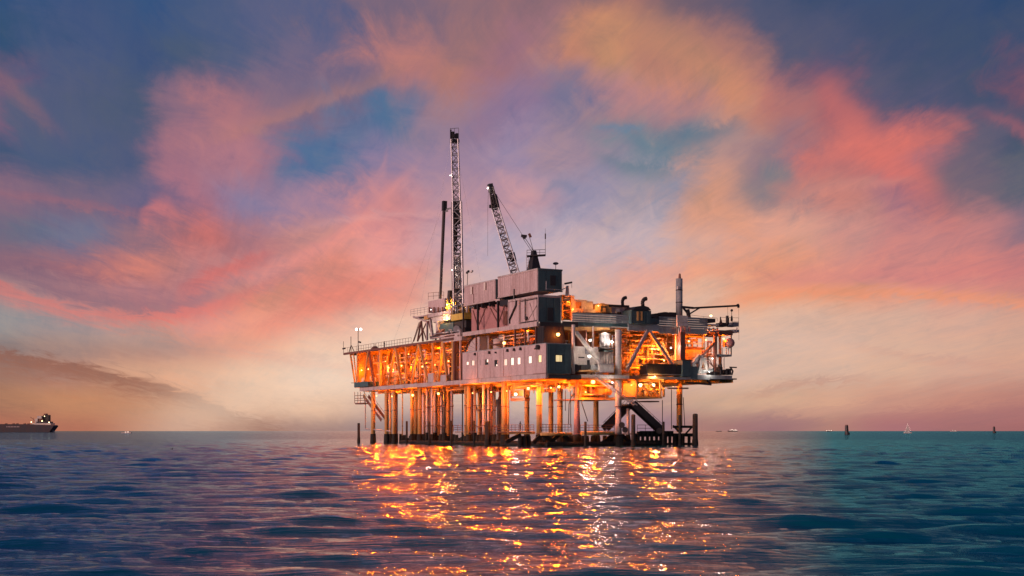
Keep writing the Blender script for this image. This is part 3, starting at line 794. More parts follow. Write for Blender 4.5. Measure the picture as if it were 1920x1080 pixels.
# right storey: big white column, white diagonal, orange lambda braces, far posts
MB().tube(Q(1159.5, 0, 1.2)[:2] + (11.65,), Q(1159.5, 0, 1.2)[:2] + (19.1,), .55, n=16).put('corner_column', M['white'], plat, smooth=True)
MB().beam(Q(1079.5, 622, 1.0), Q(1132, 690, 1.0), .6, .5).put('truss_brace', M['white'], plat)
MB().tube(Q(1075, 0, .8)[:2] + (11.7,), Q(1075, 0, .8)[:2] + (19.6,), .28, n=10).put('corner_column', M['white'], plat, smooth=True)
MB().tube(Q(1112, 0, 2)[:2] + (16,), Q(1112, 0, 2)[:2] + (19.6,), .14, n=8).put('corner_column', M['white'], plat)
for a, b in (((1213.5, 621), (1174, 696)), ((1217.5, 621), (1264, 690))):
    MB().beam(Q(*a, 2.8), Q(*b, 2.8), .48).put('truss_brace', M['fascia'], plat)
MB().beam(Q(1238, 640, 6), Q(1262, 684, 6), .4).put('truss_brace', M['steel'], plat)
MB().beam(Q(1343, 640, 3), Q(1292, 690, 3), .4).put('truss_brace', M['oxide'], plat)
MB().beam(Q(1338, 688, 3), Q(1322, 672, 3), .15).put('truss_brace', M['oxide'], plat)
for px, w, u, mt, z0 in ((1269, .55, 4, 'steel', 11.6), (1277.5, .95, 2.6, 'oxide', 12), (1341, .5, 3, 'oxide', 11.9), (1350, .35, 8, 'steel', 11.9)):
    MB().beam(Q(px, 0, u)[:2] + (z0,), Q(px, 0, u)[:2] + (19.3,), w).put('corner_column', M[mt], plat)
# uprights in the open strip between the truss and the accommodation
for px, v, mt, z0, z1, w in ((853, .3, 'oxide', 11.6, 18.7, .5), (858, 2, 'oxide', 11.6, 18.7, .35), (863.5, .1, 'fascia', 10.4, 20.6, .28), (866, .6, 'oxide', 11.6, 16.4, .3)):
    MB().beam(L(px, 0, v)[:2] + (z0,), L(px, 0, v)[:2] + (z1,), w).put('corner_column', M[mt], plat)
lbox(851, 865, 13.9, 14.2, 1, 3, 'half_landing', 'fascia'); lbox(851, 865, 16.6, 16.9, 1, 3, 'half_landing', 'oxide'); lbox(851, 862, 12, 13.4, 2, 4, 'stair_bulkhead', 'oxide')
# storey between accommodation roof and upper deck: posts and hanging bits
for px in (893, 966, 985, 1005): MB().beam(L(px, 0, .3)[:2] + (16.4,), L(px, 0, .3)[:2] + (19.4,), .22).put('corner_column', M['oxide'], plat)
# back walls that close the storeys
for i in range(12):
    u0 = 35 + i * 4.2; MB().box(11.6, 11.8, u0, u0 + 4.15, 11.7, 19.0).put('bulkhead_panel', M['steel'], plat)
for i in range(8):
    v0 = 6 + i * 3.95; MB().box(v0, v0 + 3.9, 15.6, 15.8, 11.7, 19.4).put('bulkhead_panel', M['steel'], plat)
for i in range(7): MB().box(9.6, 9.8, 4 + i * 4.3, 8.26 + i * 4.3, 11.7, 19.1).put('bulkhead_panel', M['oxide'], plat)
for i in range(4): MB().box(.9 + i * 2.65, 3.5 + i * 2.65, 84.2, 84.4, 11.7, 18.9).put('bulkhead_panel', M['steel'], plat)
MB().box(.45, 4.6, 3.0, 3.18, 19.32, 20.04).put('edge_girder', M['dark'], plat)
MB().box(4.64, qv(1084, 3), 3.0, 3.18, 19.4, 20.3).put('edge_girder', M['dark'], plat)

# ------------------------------------------------------------------ process plant inside the storeys
def plant(label, horiz, rng, seed, n_pipe, n_ves, mats, name='process_skid', cat='process plant'):
    """horiz: 'u' when it lies along the left face, 'v' along the right face; rng = a0,a1 (along), d0,d1 (depth), z0,z1"""
    a0, a1, d0, d1, z0, z1 = rng
    rs = random.Random(seed)
    P = (lambda a, d, z: (d, a, z)) if horiz == 'u' else (lambda a, d, z: (a, d, z))
    t = thing(name, label, cat, P((a0 + a1) / 2, (d0 + d1) / 2, z0))
    for i in range(n_ves):
        a = a0 + (a1 - a0) * (i + .5 + rs.uniform(-.25, .25)) / n_ves; d = rs.uniform(d0 + .8, d1); r = rs.uniform(.5, 1.0); h = rs.uniform(1.6, (z1 - z0) * .7)
        mt = M[rs.choice(mats)]
        k = rs.random()
        if k < .5:
            o = MB().tube(P(a, d, z0), P(a, d, z0 + h), r, n=14).ball(P(a, d, z0 + h), r, 14, 4, .4, 0).put('vessel', mt, t, smooth=True)
            MB().tube(P(a, d, z0 + h * .55), P(a, d, z0 + h * .55 + .1), r * 1.06, n=14).put('vessel_band', M['oxide'], o)
        elif k < .8:
            MB().tube(P(a - r * 1.4, d, z0 + r + .4), P(a + r * 1.4, d, z0 + r + .4), r * .8, n=12).put('vessel', mt, t, smooth=True)
            MB().box(*[c for ab in zip(P(a - r, d - .2, z0), P(a + r, d + .2, z0 + r * .6)) for c in ab]).put('saddle', M['oxide'], t)
        else:
            MB().box(*[c for ab in zip(P(a - r, d - .5, z0), P(a + r, d + .6, z0 + h * .7)) for c in ab]).put('cabinet', mt, t)
    for i in range(n_pipe):
        mt = M[rs.choice(mats)]; d = rs.uniform(d0, d1); r = rs.uniform(.06, .2); k = rs.random()
        if k < .42:
            z = rs.uniform(z0 + .5, z1 - .3); b0 = rs.uniform(a0, a1 - 3); b1 = min(a1, b0 + rs.uniform(2.5, (a1 - a0) * .7))
            pts = [P(b0, d, z), P(b1, d, z)]
            if rs.random() < .5: pts.append(P(b1, d, z + rs.choice((-1, 1)) * min(1.6, z1 - z, z - z0)))
            MB().path(pts, r, 6).put('pipe', mt, t, smooth=True)
        elif k < .85:
            b = rs.uniform(a0, a1); za = z0 if rs.random() < .6 else rs.uniform(z0, z1 - 2); zc = rs.uniform(za + 1.5, z1)
            MB().path([P(b, d, za), P(b, d, zc), P(min(a1, b + rs.uniform(.5, 2)), d, zc)], r, 6).put('pipe', mt, t, smooth=True)
        else:
            b = rs.uniform(a0, a1); z = rs.uniform(z0 + .6, z1 - .6)
            MB().tube(P(b, d - .12, z), P(b, d + .12, z), .28, n=10).put('valve_wheel', M['oxide'], t)
    return t
PM = ['steel', 'steel', 'white', 'oxide', 'steel', 'yellow', 'fascia']
plant('orange lit wellhead pipework at the far left end of the upper truss storey', 'u', (70, 80, 1.5, 9, 11.55, 18.6), 1, 46, 6, PM)
plant('orange lit manifold of pipes behind the second bay of the left truss', 'u', (58, 69.5, 1.5, 9, 11.55, 18.6), 2, 50, 7, PM)
plant('tangled yellow pipes behind the middle bay of the left truss', 'u', (47, 57.5, 1.5, 9, 11.55, 18.6), 3, 50, 7, PM)
plant('pipes and vessels beside the stair strip at the right end of the left truss', 'u', (36.5, 46.5, 1.5, 9, 11.55, 18.6), 4, 46, 6, PM)
plant('glowing pipework on the roof of the pale accommodation block', 'u', (6, 30, 1.5, 8, 16.6, 19.3), 5, 60, 9, PM + ['dark', 'oxide'])
plant('dense orange lit process pipes between the lambda braces', 'v', (17, 26.5, 5, 13, 11.55, 19.2), 6, 90, 9, PM)
plant('orange lit pipes and vessels right of the dark red column', 'v', (28, 36, 5, 13, 13.5, 19.2), 7, 60, 5, PM)
plant('white lit treatment vessels behind the white diagonal brace', 'v', (7.5, 15.3, 7, 13, 11.55, 19.2), 8, 40, 5, ['white', 'galv', 'steel', 'dark'])
plant('red orange pump skid under the deck between the splayed leg and the white leg', 'v', (8.2, 14.2, 3, 7.6, 7.8, 10.5), 9, 26, 4, PM)
plant('bright orange pipes inside the hanging truss box under the deck', 'v', (18.6, 23.5, 1.5, 6.8, 8.2, 10.8), 10, 30, 4, PM)
plant('pipe headers slung beneath the lower deck over the catwalk', 'u', (2, 18, 2, 9, 9.0, 10.4), 11, 26, 0, PM, 'pipe_rack', 'pipe rack')
plant('pipe run slung under the deck above the well conductors', 'u', (24, 60, 3, 9, 9.6, 10.5), 12, 24, 0, PM, 'pipe_rack', 'pipe rack')

# ------------------------------------------------------------------ accommodation block on the lower deck
acc = thing('accommodation_block', 'long pale pink accommodation block with a row of lit windows on the lower deck', 'accommodation block', (0, 0, Z1))
def holed(parent, name, mat, axis, a0, a1, z0, z1, d0, d1, holes):
    """wall slab along a (u or v) with rectangular openings"""
    def B(p, q, r, s):
        if q - p < .01 or s - r < .01: return
        if axis == 'u': m.box(d0, d1, p, q, r, s)
        else: m.box(p, q, d0, d1, r, s)
    m = MB(); hs = sorted(h for h in holes if h[0] > a0 and h[1] < a1); x = a0
    for h0, h1, y0, y1 in hs:
        B(x, h0, z0, z1); B(h0, h1, z0, y0); B(h0, h1, y1, z1); x = h1
    B(x, a1, z0, z1)
    return m.put(name, M[mat], parent)
wins = [(876.7, 5, 678.5, 684, 'w'), (887, 6, 676, 685, 'm'), (897.8, 6.5, 675.5, 683.5, 'w'), (913, 6, 674, 684, 'h'), (930.3, 5.5, 675, 687, 'd'), (948, 6.5, 673.5, 685, 'm'),
        (960.7, 6.3, 671, 684.3, 'w'), (973, 6.3, 670.5, 683, 'w'), (994, 6.8, 668, 681, 'w'), (1012.4, 6.5, 666, 679, 'y')]
H = []
for px, w, yt, yb, k in wins:
    p0, p1 = L(px + w / 2, yb, 0), L(px - w / 2, yt, 0)
    pc = L(px, yb, 0); pt = L(px, yt, 0)
    H.append((p0[1], p1[1], pc[2], pt[2], k))
segs = [1023.8, 984, 944, 896, 867]
for a, b in zip(segs[:-1], segs[1:]):
    holed(acc, 'wall_panel', 'pale', 'u', lu(a) + .04, lu(b) - .04, 11.64, 16.35, .0, .16, [h[:4] for h in H])
MB().box(.17, .2, .2, 31, 11.7, 16.3).put('wall_lining', M['dark'], acc) if False else None
for u0, u1, z0, z1, k in H:
    f = MB().box(-.05, .1, u0 - .08, u1 + .08, z1, z1 + .09).box(-.05, .1, u0 - .08, u1 + .08, z0 - .09, z0).box(-.05, .1, u0 - .08, u0, z0, z1).box(-.05, .1, u1, u1 + .08, z0, z1)
    f = f.put('window_frame', M['fascia'], acc)
    MB().box(.10, .13, u0, u1, z0, z1).put('pane', M[{'w': 'winlit', 'm': 'winlit3', 'y': 'winlit2', 'd': 'glass', 'h': 'glass'}[k]], f)
    if k in 'hd': MB().box(.06, .09, u0 + .1, u0 + (u1 - u0) * .6, z0 + (z1 - z0) * (.5 if k == 'h' else .05), z1 if k == 'h' else z0 + (z1 - z0) * .3).put('lit_blind', M['winlit'], f)
wv0, wv1 = qv(1042), qv(1054)
zz0, zz1 = Q(1048, 678, 0)[2], Q(1048, 666, 0)[2]
holed(acc, 'end_wall', 'teal', 'v', .18, 4.5, 11.64, 16.35, 0.02, .16, [(wv0, wv1, zz0, zz1)])  # end wall coloured darker than the front: its shade is in the paint
f = MB().box(wv0 - .08, wv1 + .08, -.05, .1, zz1, zz1 + .08).box(wv0 - .08, wv1 + .08, -.05, .1, zz0 - .08, zz0).box(wv0 - .08, wv0, -.05, .1, zz0, zz1).box(wv1, wv1 + .08, -.05, .1, zz0, zz1).put('window_frame', M['dark'], acc)
MB().box(wv0, wv1, .1, .13, zz0, zz1).put('pane', M['winlit2'], f)
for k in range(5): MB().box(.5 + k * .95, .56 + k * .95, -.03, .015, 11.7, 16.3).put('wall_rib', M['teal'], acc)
MB().box(.02, 4.5, .2, 31.2, 16.36, 16.5).put('roof', M['grey'], acc)
MB().box(4.4, 4.5, .3, 31, 11.64, 16.34).put('back_wall', M['pale'], acc); MB().box(.2, 4.4, 31, 31.15, 11.64, 16.34).put('back_wall', M['pale'], acc)
MB().box(-.06, 0, 0, lu(1000), 11.68, 11.74).put('rub_rail', M['oxide'], acc)
for px, yc, w in ((892, 664, 4.5), (919, 661, 5), (931, 661, 3), (953, 657, 5), (965.5, 655.5, 5), (977.5, 654, 5)):
    p = L(px, yc, 0); h = w / 2 * .093
    MB().prism([(p[1] - h, p[2] - h), (p[1] + h, p[2] - h), (p[1] + h * .4, p[2] + h), (p[1] - h * .4, p[2] + h)], 'v', -.35, 0).put('vent_hood', M['black'], acc)
p = L(1011, 651, 0)
MB().tube((-.5, p[1], p[2]), (0, p[1], p[2]), .38, n=12).tube((-.35, p[1] + .3, p[2] - .1), (-.3, p[1] + 1.0, p[2] - .25), .12).put('vent_fan', M['black'], acc)
for px in (895.5, 944, 984): MB().tube(L(px, 0, -.04)[:2] + (11.7,), L(px, 0, -.04)[:2] + (16.2,), .035, n=5).put('downpipe', M['oxide'], acc)

# stair tower wall above its right-hand end
tw = thing('stair_enclosure', 'dark box enclosure between accommodation roof and the upper block with shade-toned end', 'enclosure', (1, 2, 16.5))
MB().box(.5, 4.2, 1.8, 4.2, 16.52, 19.3).put('wall', M['dark'], tw)
for k in range(4): MB().box(.45, .5, 1.9 + k * .6, 2.3 + k * .6, 16.6, 19.2).put('wall_panel', M['black'], tw)

# ------------------------------------------------------------------ middle block on the upper deck
mid = thing('machinery_block', 'pale wall block with boarded doors and black duct under the long top container', 'machinery block', (0, 3.2, 20.0))
u3 = lu(1007)
ucl = lu(951)
for a, b in ((1006.5, 1001), (1001, 986), (985, 974), (973, 952)):
    MB().box(.25, .4, lu(a, .25) + .04, lu(b, .25) - .04, 20.06, 24.0).put('wall_panel', M['pale'], mid)
MB().box(.15, 4.4, u3, ucl, 24.05, 24.4).put('roof', M['fascia'], mid)
MB().box(.1, .24, u3 + .1, lu(975), 23.75, 23.9).box(.1, .24, u3 + .1, lu(975), 20.2, 20.35).put('dark_trim', M['black'], mid)
MB().path([L(968, 563, .1), L(967, 573, .1), L(955, 600, .1), L(955, 607, .1)], .16).put('duct', M['black'], mid)
MB().tube(L(984.5, 560, .05), L(984.5, 598, .05), .09).ball(L(987, 597, .1), .35, 8, 5).put('hose_reel', M['dark'], mid)
for a, b in (((993, 568), (1003, 602)), ((1006, 573), (990, 600))): MB().beam(L(*a, .18), L(*b, .18), .1).put('wall_brace', M['fascia'], mid)
for px in (1006.8, 973.5, 985.5, 951.5): MB().box(.12, .3, lu(px) - .1, lu(px) + .1, 20.06, 24.04).put('wall_post', M['fascia'], mid)
for a, b in ((.35, 1.65), (1.7, 3.0), (3.05, 4.4)): MB().box(a, b, u3 - .02, u3 + .12, 20.06, 24.04).put('end_panel', M['teal'], mid)  # shade of this side painted into the end panels
MB().box(1.9, 2.9, u3 - .12, u3 - .03, 20.3, 22.4).put('door', M['black'], mid)
# recessed red wall and its V braces
MB().box(1.4, 1.55, ucl, lu(884, 1.4), 20.0, 24.3).put('red_wall', M['pink'], mid)
for px in (935, 950): MB().box(1.3, 1.39, lu(px, 1.3) - .05, lu(px, 1.3) + .05, 20.1, 24.2).put('wall_post', M['oxide'], mid)
for px, w in ((869, .25), (896, .3), (934, .3)): MB().beam(L(px, 0, .15)[:2] + (20.05,), L(px, 0, .15)[:2] + (24.6,), w).put('support_post', M['black'], mid)
for a, b in (((887, 582), (895.5, 611)), ((911, 577), (897, 611)), ((919, 577), (934, 606)), ((922, 574), (934, 588)), ((946, 572), (936, 603))):
    MB().beam(L(*a, .2), L(*b, .2), .14).put('v_brace', M['oxide'], mid)
MB().box(1.0, 1.35, lu(950, 1), lu(943, 1), 20.6, 22.8).put('junction_box', M['oxide'], mid)
MB().box(.2, 4.5, lu(950), lu(934) - .2, 23.6, 24.55).put('under_beam', M['black'], mid)
for k in range(4): MB().box(.3, 4.2, lu(930) + k * 3, lu(930) + k * 3 + .3, 23.9, 24.6).put('under_beam', M['black'], mid)

def container(label, px0, px1, z0, z1, v0, v1, name='roof_container'):
    ua, ub = lu(px1), lu(px0)
    t = thing(name, label, 'container', ((v0 + v1) / 2, (ua + ub) / 2, z0))
    MB().box(v0 + .06, v1 - .06, ua + .06, ub - .06, z0 + .1, z1 - .05).put('shell', M['pale'], t)
    n = max(3, int((ub - ua) / 2.3))
    for i in range(n):
        a, b = ua + .1 + (ub - ua - .2) * i / n, ua + .1 + (ub - ua - .2) * (i + 1) / n - .03
        MB().box(v0, v0 + .055, a, b, z0 + .22, z1 - .3).put('side_panel', M['pale'], t)
    for k in range(int((ub - ua) / .75)):
        MB().box(v0 - .02, v0 + .02, ua + .3 + k * .75, ua + .34 + k * .75, z0 + .25, z1 - .33).put('side_rib', M['fascia'], t)
    for z in (z0, z1 - .25): MB().box(v0 - .03, v0 + .1, ua, ub, z, z + .2).put('frame_rail', M['fascia'], t)
    for i in range(3):
        a, b = v0 + .15 + (v1 - v0 - .3) * i / 3, v0 + .15 + (v1 - v0 - .3) * (i + 1) / 3 - .04
        MB().box(a, b, ua - .01, ua + .055, z0 + .22, z1 - .3).put('end_panel', M['teal'], t)  # darker colour than the long side, standing in for shade on the end
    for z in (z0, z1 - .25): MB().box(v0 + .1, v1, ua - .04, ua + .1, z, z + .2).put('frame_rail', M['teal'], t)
    MB().box(v0, v1, ua, ub, z1 - .04, z1 + .02).put('roof', M['grey'], t)
    return t
cn = container('longer pinkish grey container nearest the crane boom, top of the stack', 933, 1008, 25.0, 28.65, 0, 4.6)
MB().box(2.3, 3.3, lu(1008) - .1, lu(1008) - .03, 26.0, 27.6).put('hatch', M['black'], cn)
MB().tube((1.3, lu(1008) - .5, 25.2), (1.3, lu(1008) - .5, 26.6), .05).tube((4.4, lu(1008) - .5, 25.2), (4.4, lu(1008) - .5, 26.3), .05).tube((1.3, lu(1008) - .5, 25.3), (4.4, lu(1008) - .5, 25.3), .06).put('ladder_rail', M['galv'], cn)
MB().tube((-.15, lu(965), 24.3), (-.15, lu(965), 26.0), .12, n=6).put('side_pipe', M['black'], cn)
cn2 = container('shorter pinkish container beside the derrick with two small lit hatches', 867, 926, 24.75, 28.4, .3, 4.2)
for px, y in ((884, 545), (909, 537)):
    p = L(px, y, .25); MB().box(.18, .25, p[1] - .35, p[1] + .35, p[2] - .65, p[2] + .65).put('hatch', M['white'], cn2)
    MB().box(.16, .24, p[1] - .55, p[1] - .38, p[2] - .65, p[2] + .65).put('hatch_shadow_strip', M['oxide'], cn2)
MB().tube(L(888, 551, .2), L(888, 568, .2), .06, n=6).put('side_pipe', M['oxide'], cn2)
# gap between containers
gp = thing('gap_screen', 'dark grey louvre screen in the slot between the two roof containers', 'screen', (1, lu(929.5), 24.9))
for k in range(6): MB().box(.9, 1.0, lu(932.6) + .05, lu(926.6) - .02, 25.0 + k * .56, 25.45 + k * .56).put('slat', M['dark'], gp)
MB().box(.3, 1.2, lu(934), lu(926), 24.55, 24.95).put('sill_beam', M['fascia'], gp)

# ribbed half dome on the accommodation roof
dm = thing('ribbed_canopy', 'pale ribbed quarter round canopy with dark hoop on the accommodation roof', 'canopy', L(885, 660, 1.0))
pc = L(900, 660, 1.0); rad = (lu(876, 1) - lu(900, 1))
for k in range(9):
    a0, a1 = math.pi / 2 * k / 9, math.pi / 2 * (k + 1) / 9 - .02
    pts = [(pc[1], 16.5)] + [(pc[1] + rad * math.cos(a), 16.5 + 2.6 * math.sin(a)) for a in (a0, a1)]
    MB().prism(pts, 'v', 1.0 + .05 * (k % 2), 2.6).put('canopy_panel', M['fascia'], dm)
for k in range(8):
    a0, a1 = math.pi / 2 * k / 8, math.pi / 2 * (k + 1) / 8
    MB().tube((.8, pc[1] + rad * 1.05 * math.cos(a0), 16.5 + 2.75 * math.sin(a0)), (.8, pc[1] + rad * 1.05 * math.cos(a1), 16.5 + 2.75 * math.sin(a1)), .12, n=6).put('hoop', M['black'], dm)

# ------------------------------------------------------------------ derrick
D0 = L(857, 588, 4.0)
derr = thing('drilling_derrick', 'tall slim lattice drilling mast with dark crown block', 'derrick', D0)
def dz(px, py): return L(px, py, 4.0)
b0, b1, b2 = Vector(dz(859.5, 592)), Vector(dz(857.5, 376)), Vector(dz(852.5, 262))
# keep the mast on one upright line in depth
def onmast(px, py):
    Y = OY + ST * 4.0 + CT * D0[1]
    return Vector((4.0 + (px - 857) / F_PX * Y * CT, D0[1] - (px - 857) / F_PX * Y * ST, CAM_Z + (HORIZON - py) / F_PX * Y))
YD = OY + ST * 4.0 + CT * D0[1]
pw = YD / F_PX
lattice(derr, onmast(860, 590), onmast(857, 378), 18 * pw, 15.5 * pw, 13, .11, 'galv', side=(ST, CT, 0))
lattice(derr, onmast(856.8, 400), onmast(852.5, 262), 13.5 * pw, 13 * pw, 10, .085, 'galv', side=(ST, CT, 0))
m = MB(); c = onmast(852.3, 262)
for (x0, x1, y0, y1) in ((845, 860, 262, 268), (847, 852, 247, 262), (854, 859, 250, 262), (844, 846.5, 243, 262), (849, 858, 252, 258)):
    a, b = onmast(x0, y1), onmast(x1, y0); m.beam((a + Vector((b.x, b.y, a.z))) / 2, (Vector((a.x, a.y, b.z)) + b) / 2, (x1 - x0) * pw * .9)
m.put('crown_block', M['black'], derr)
m = MB()
for px in (844.5, 852, 860): m.tube(onmast(px, 268), onmast(px, 240), .04, n=4)
m.tube(onmast(844.5, 241), onmast(860, 240), .04, n=4); m.put('crown_rail', M['dark'], derr)
m = MB(); a, b = onmast(849, 460), onmast(866, 376)
m.beam(onmast(850.5, 545), onmast(849.5, 378), .5); m.put('guide_column', M['dark'], derr)
MB().beam(onmast(861.5, 420), onmast(860.5, 378), .75).put('guide_column', M['dark'], derr)
MB().beam(onmast(854.5, 470), onmast(855, 378), .45).put('guide_column', M['dark'], derr)
MB().beam(onmast(853, 402), onmast(862, 402), 1.0, 1.0).beam(onmast(848, 380), onmast(864, 380), .5).put('racking_board', M['dark'], derr)
for (a, b) in (((849, 470), (853, 482)), ((866, 470), (861, 482)), ((853, 483), (862, 483)), ((859, 512), (866, 503)), ((855, 483), (857, 560)), ((861, 483), (863, 545))):
    MB().beam(onmast(*a), onmast(*b), .42).put('white_shroud', M['white'], derr)
MB().beam(onmast(850, 545), onmast(872, 545), .8).put('gear_head', M['dark'], derr)
MB().beam(onmast(845, 560), onmast(846, 545), 1.0).put('gear_head', M['dark'], derr)
MB().tube(onmast(847, 592), onmast(847, 548), .5).put('standpipe', M['dark'], derr)
for px, py, s in ((857, 305, .16), (856, 318, .12), (859, 505, .3)):
    pass
# parallel pipe mast to its left
pm = thing('pipe_mast', 'thin leaning dark pole mast left of the tall derrick', 'mast', onmast(826, 560))
MB().tube(onmast(825.5, 560), onmast(833, 383), .26, .34, n=8).put('pole', M['dark'], pm)
MB().beam(onmast(833, 395), onmast(833.5, 377), .75).put('pole_head', M['black'], pm)
MB().beam(onmast(832, 393), onmast(848, 390), .28).beam(onmast(832, 395), onmast(840, 394), .5).put('stay_arm', M['galv'], pm)
def cable(a, b, r=.03, lab='thin steel guy wire from the derrick head'):
    o = thing('guy_wire', lab, 'cable', a)
    MB().tube(a, b, r, n=4).put('wire', M['galv'], o)
cable(onmast(845, 268), L(778, 632, .3), lab='guy wire from derrick head to the left walkway', r=.013)
cable(onmast(833, 380), L(738, 640, .3), lab='guy wire from the pole mast down to the railing', r=.013)
cable(onmast(860, 300), onmast(902, 530), lab='faint wire right of the derrick down to the short container', r=.011)

# drill floor and substructure
sub = thing('drill_floor', 'cream drill floor with overhanging walkway and leaning trestle', 'drill floor', L(810, 630, 3))
def d(px, py, v=2.0): return L(px, py, v)
def lb(px0, px1, y0, y1, v0, v1, name, mat, parent=sub):
    pmid = (px0 + px1) / 2
    z0, z1 = L(pmid, y1, v0)[2], L(pmid, y0, v0)[2]
    return MB().box(v0, v1, lu(px1, v0), lu(px0, v0), z0, z1).put(name, M[mat], parent)
lb(801, 846, 585, 592, 1.5, 9, 'floor_slab', 'fascia')
lb(811, 845, 592, 602, 1.8, 8, 'wind_wall', 'white')
lb(846, 871, 588, 600, .8, 8, 'floor_slab', 'yellow')
lb(822, 850, 606, 625, 1.6, 7, 'engine_room', 'teal')
lb(852, 874, 602, 622, 1.4, 7, 'engine_room', 'dark')
lb(817, 821, 602, 632, 1.2, 6, 'support_leg', 'fascia'); lb(826, 866, 626, 634, .6, 7, 'base_beam', 'fascia'); lb(846, 870, 634, 639, .4, 6, 'base_beam', 'fascia')
lb(803, 834, 562, 584, 3.5, 8, 'shed_wall', 'pale'); lb(838, 844, 570, 582, 2.6, 4, 'tank_drum', 'white')
lb(834.5, 837.5, 574, 582, 2.5, 4, 'cabinet', 'black')
lb(775, 800, 592, 594.5, 1.5, 8, 'walkway', 'fascia')
lb(795, 803, 590, 599, 1.5, 6, 'walkway_box', 'steel')
for a, b, w in (((783, 640), (789, 603), .28), ((793, 640), (790, 602), .28), ((801, 638), (801, 603), .35), ((812, 636), (807, 598), .4), ((803, 602), (812, 634), .25),
                ((783, 640), (800, 604), .18), ((800, 638), (788, 604), .18), ((775, 594), (800, 603), .3), ((776, 640), (788, 604), .12), ((806, 590), (816, 604), .35), ((773, 645), (786, 604), .1)):
    MB().beam(d(*a), d(*b), w).put('trestle_strut', M['oxide'] if w < .3 else M['fascia'], sub)
MB().tube(L(856, 617, .6), L(856, 617, 1.4), .62, n=14).put('winch_drum', M['galv'], sub, smooth=True)
for px in (804, 812, 820, 828): lb(px, px + 1.6, 576, 586, 3.0, 3.2, 'wall_post', 'oxide')
_z = L(855, 588, 1.2)[2]
plant('cluttered pipes and drums crowded round the foot of the derrick', 'u', (lu(869, 1.2), lu(838, 1.2), 1.2, 5, _z, _z + 1.9), 21, 26, 4, ['galv', 'steel', 'dark', 'fascia', 'white'])
_z = L(850, 634, .5)[2]
plant('pale pipes and valves on the beam under the drill floor', 'u', (lu(872, .5), lu(806, .5), .5, 2.0, _z, _z + 1.7), 22, 30, 3, ['galv', 'fascia', 'dark', 'oxide'])
railing('railing round the overhanging walkway left of the derrick', [L(770, 593, 1.5), L(802, 588, 1.5)], h=1.3, gap=1.4, mat='fascia')
railing('railing on top of the shed left of the derrick', [L(803, 562, 3.5), L(832, 560, 3.5)], h=1.3, gap=2, mat='oxide', rails=2)
# yellow lit mast foot
mf = thing('mast_foot', 'bright yellow lit frame at the foot of the derrick', 'mast foot', onmast(858, 590))
for (a, b) in (((850, 588), (850, 562)), ((866, 588), (866, 564)), ((850, 575), (866, 566)), ((866, 578), (850, 568)), ((846, 577), (872, 577)), ((858, 588), (858, 560)), ((852, 588), (864, 575))):
    MB().beam(onmast(*a) + Vector((-1.2, 0, 0)), onmast(*b) + Vector((-1.2, 0, 0)), .22).put('frame_bar', M['yellow'], mf)

# ------------------------------------------------------------------ lattice boom crane
CY = OY + 22
def cp(px, py, off=0): 
    w = at_depth(px, py, CY + off)
    dx, dy = w.x - OX, w.y - OY
    return Vector((dx * CT + dy * ST, -dx * ST + dy * CT, w.z))
cpw = CY / F_PX
crane = thing('boom_crane', 'grey lattice boom crane with black boom head leaning left', 'crane', cp(968, 515))
sd = (ST, CT, 0)
lattice(crane, cp(967, 518), cp(929, 392), 16 * cpw, 13 * cpw, 11, .09, 'galv', side=sd)
lattice(crane, cp(929, 392), cp(921, 352), 12 * cpw, 7 * cpw, 4, .1, 'dark', side=sd)
MB().beam(cp(931, 393), cp(925, 366), .95).put('boom_plate', M['dark'], crane)
MB().beam(cp(922, 360), cp(918.5, 345), .75).beam(cp(925, 352), cp(917, 346), .4).put('boom_head', M['black'], crane)
MB().beam(cp(921, 364), cp(916, 349), .35).put('boom_head_guard', M['white'], crane)
MB().beam(cp(963, 490), cp(959, 474), 1.1, .3).put('boom_plate', M['dark'], crane)
MB().tube(cp(916, 350), cp(914.5, 396), .03, n=4).tube(cp(914.5, 396), cp(914.5, 480), .022, n=4).put('hoist_line', M['dark'], crane)
MB().beam(cp(919.5, 384), cp(919.5, 390), .35).put('hook_block', M['black'], crane)
gn = thing('crane_gantry', 'dark brown tapered crane gantry with a small railed top platform', 'crane gantry', cp(1001, 505))
MB().prism([(0, 0)] * 3, 'z', 0, 0) if False else None
a = cp(1001, 506); m = MB()
q0, q1, zt_ = 9.5 * cpw, 2.8 * cpw, cp(1001, 470).z
m.add([(a.x - q0, a.y - 1, a.z), (a.x + q0, a.y - 1, a.z), (a.x + q0, a.y + 1, a.z), (a.x - q0, a.y + 1, a.z),
       (a.x - q1, a.y - .4, zt_), (a.x + q1, a.y - .4, zt_), (a.x + q1, a.y + .4, zt_), (a.x - q1, a.y + .4, zt_)],
      [(0, 3, 2, 1), (4, 5, 6, 7), (0, 1, 5, 4), (1, 2, 6, 5), (2, 3, 7, 6), (3, 0, 4, 7)])
m.put('gantry_body', M['black'], gn)
MB().beam(cp(988, 480.5), cp(1023, 478.5), 1.6, .18).put('platform_plate', M['dark'], gn)
for px in (988, 996, 1012, 1022.5): MB().tube(cp(px, 479), cp(px, 469), .045, n=4).put('rail_post', M['dark'], gn)
MB().tube(cp(988, 469), cp(1023, 468), .045, n=4).put('rail', M['dark'], gn); MB().tube(cp(988, 474), cp(1023, 473), .035, n=4).put('rail', M['dark'], gn)
for i in range(9): MB().tube(cp(987, 480 + i * 3), cp(991, 480 + i * 3), .03, n=4).put('ladder_rung', M['fascia'], gn)
for px in (987, 991): MB().tube(cp(px, 478), cp(px, 508), .035, n=4).put('ladder_rail', M['fascia'], gn)
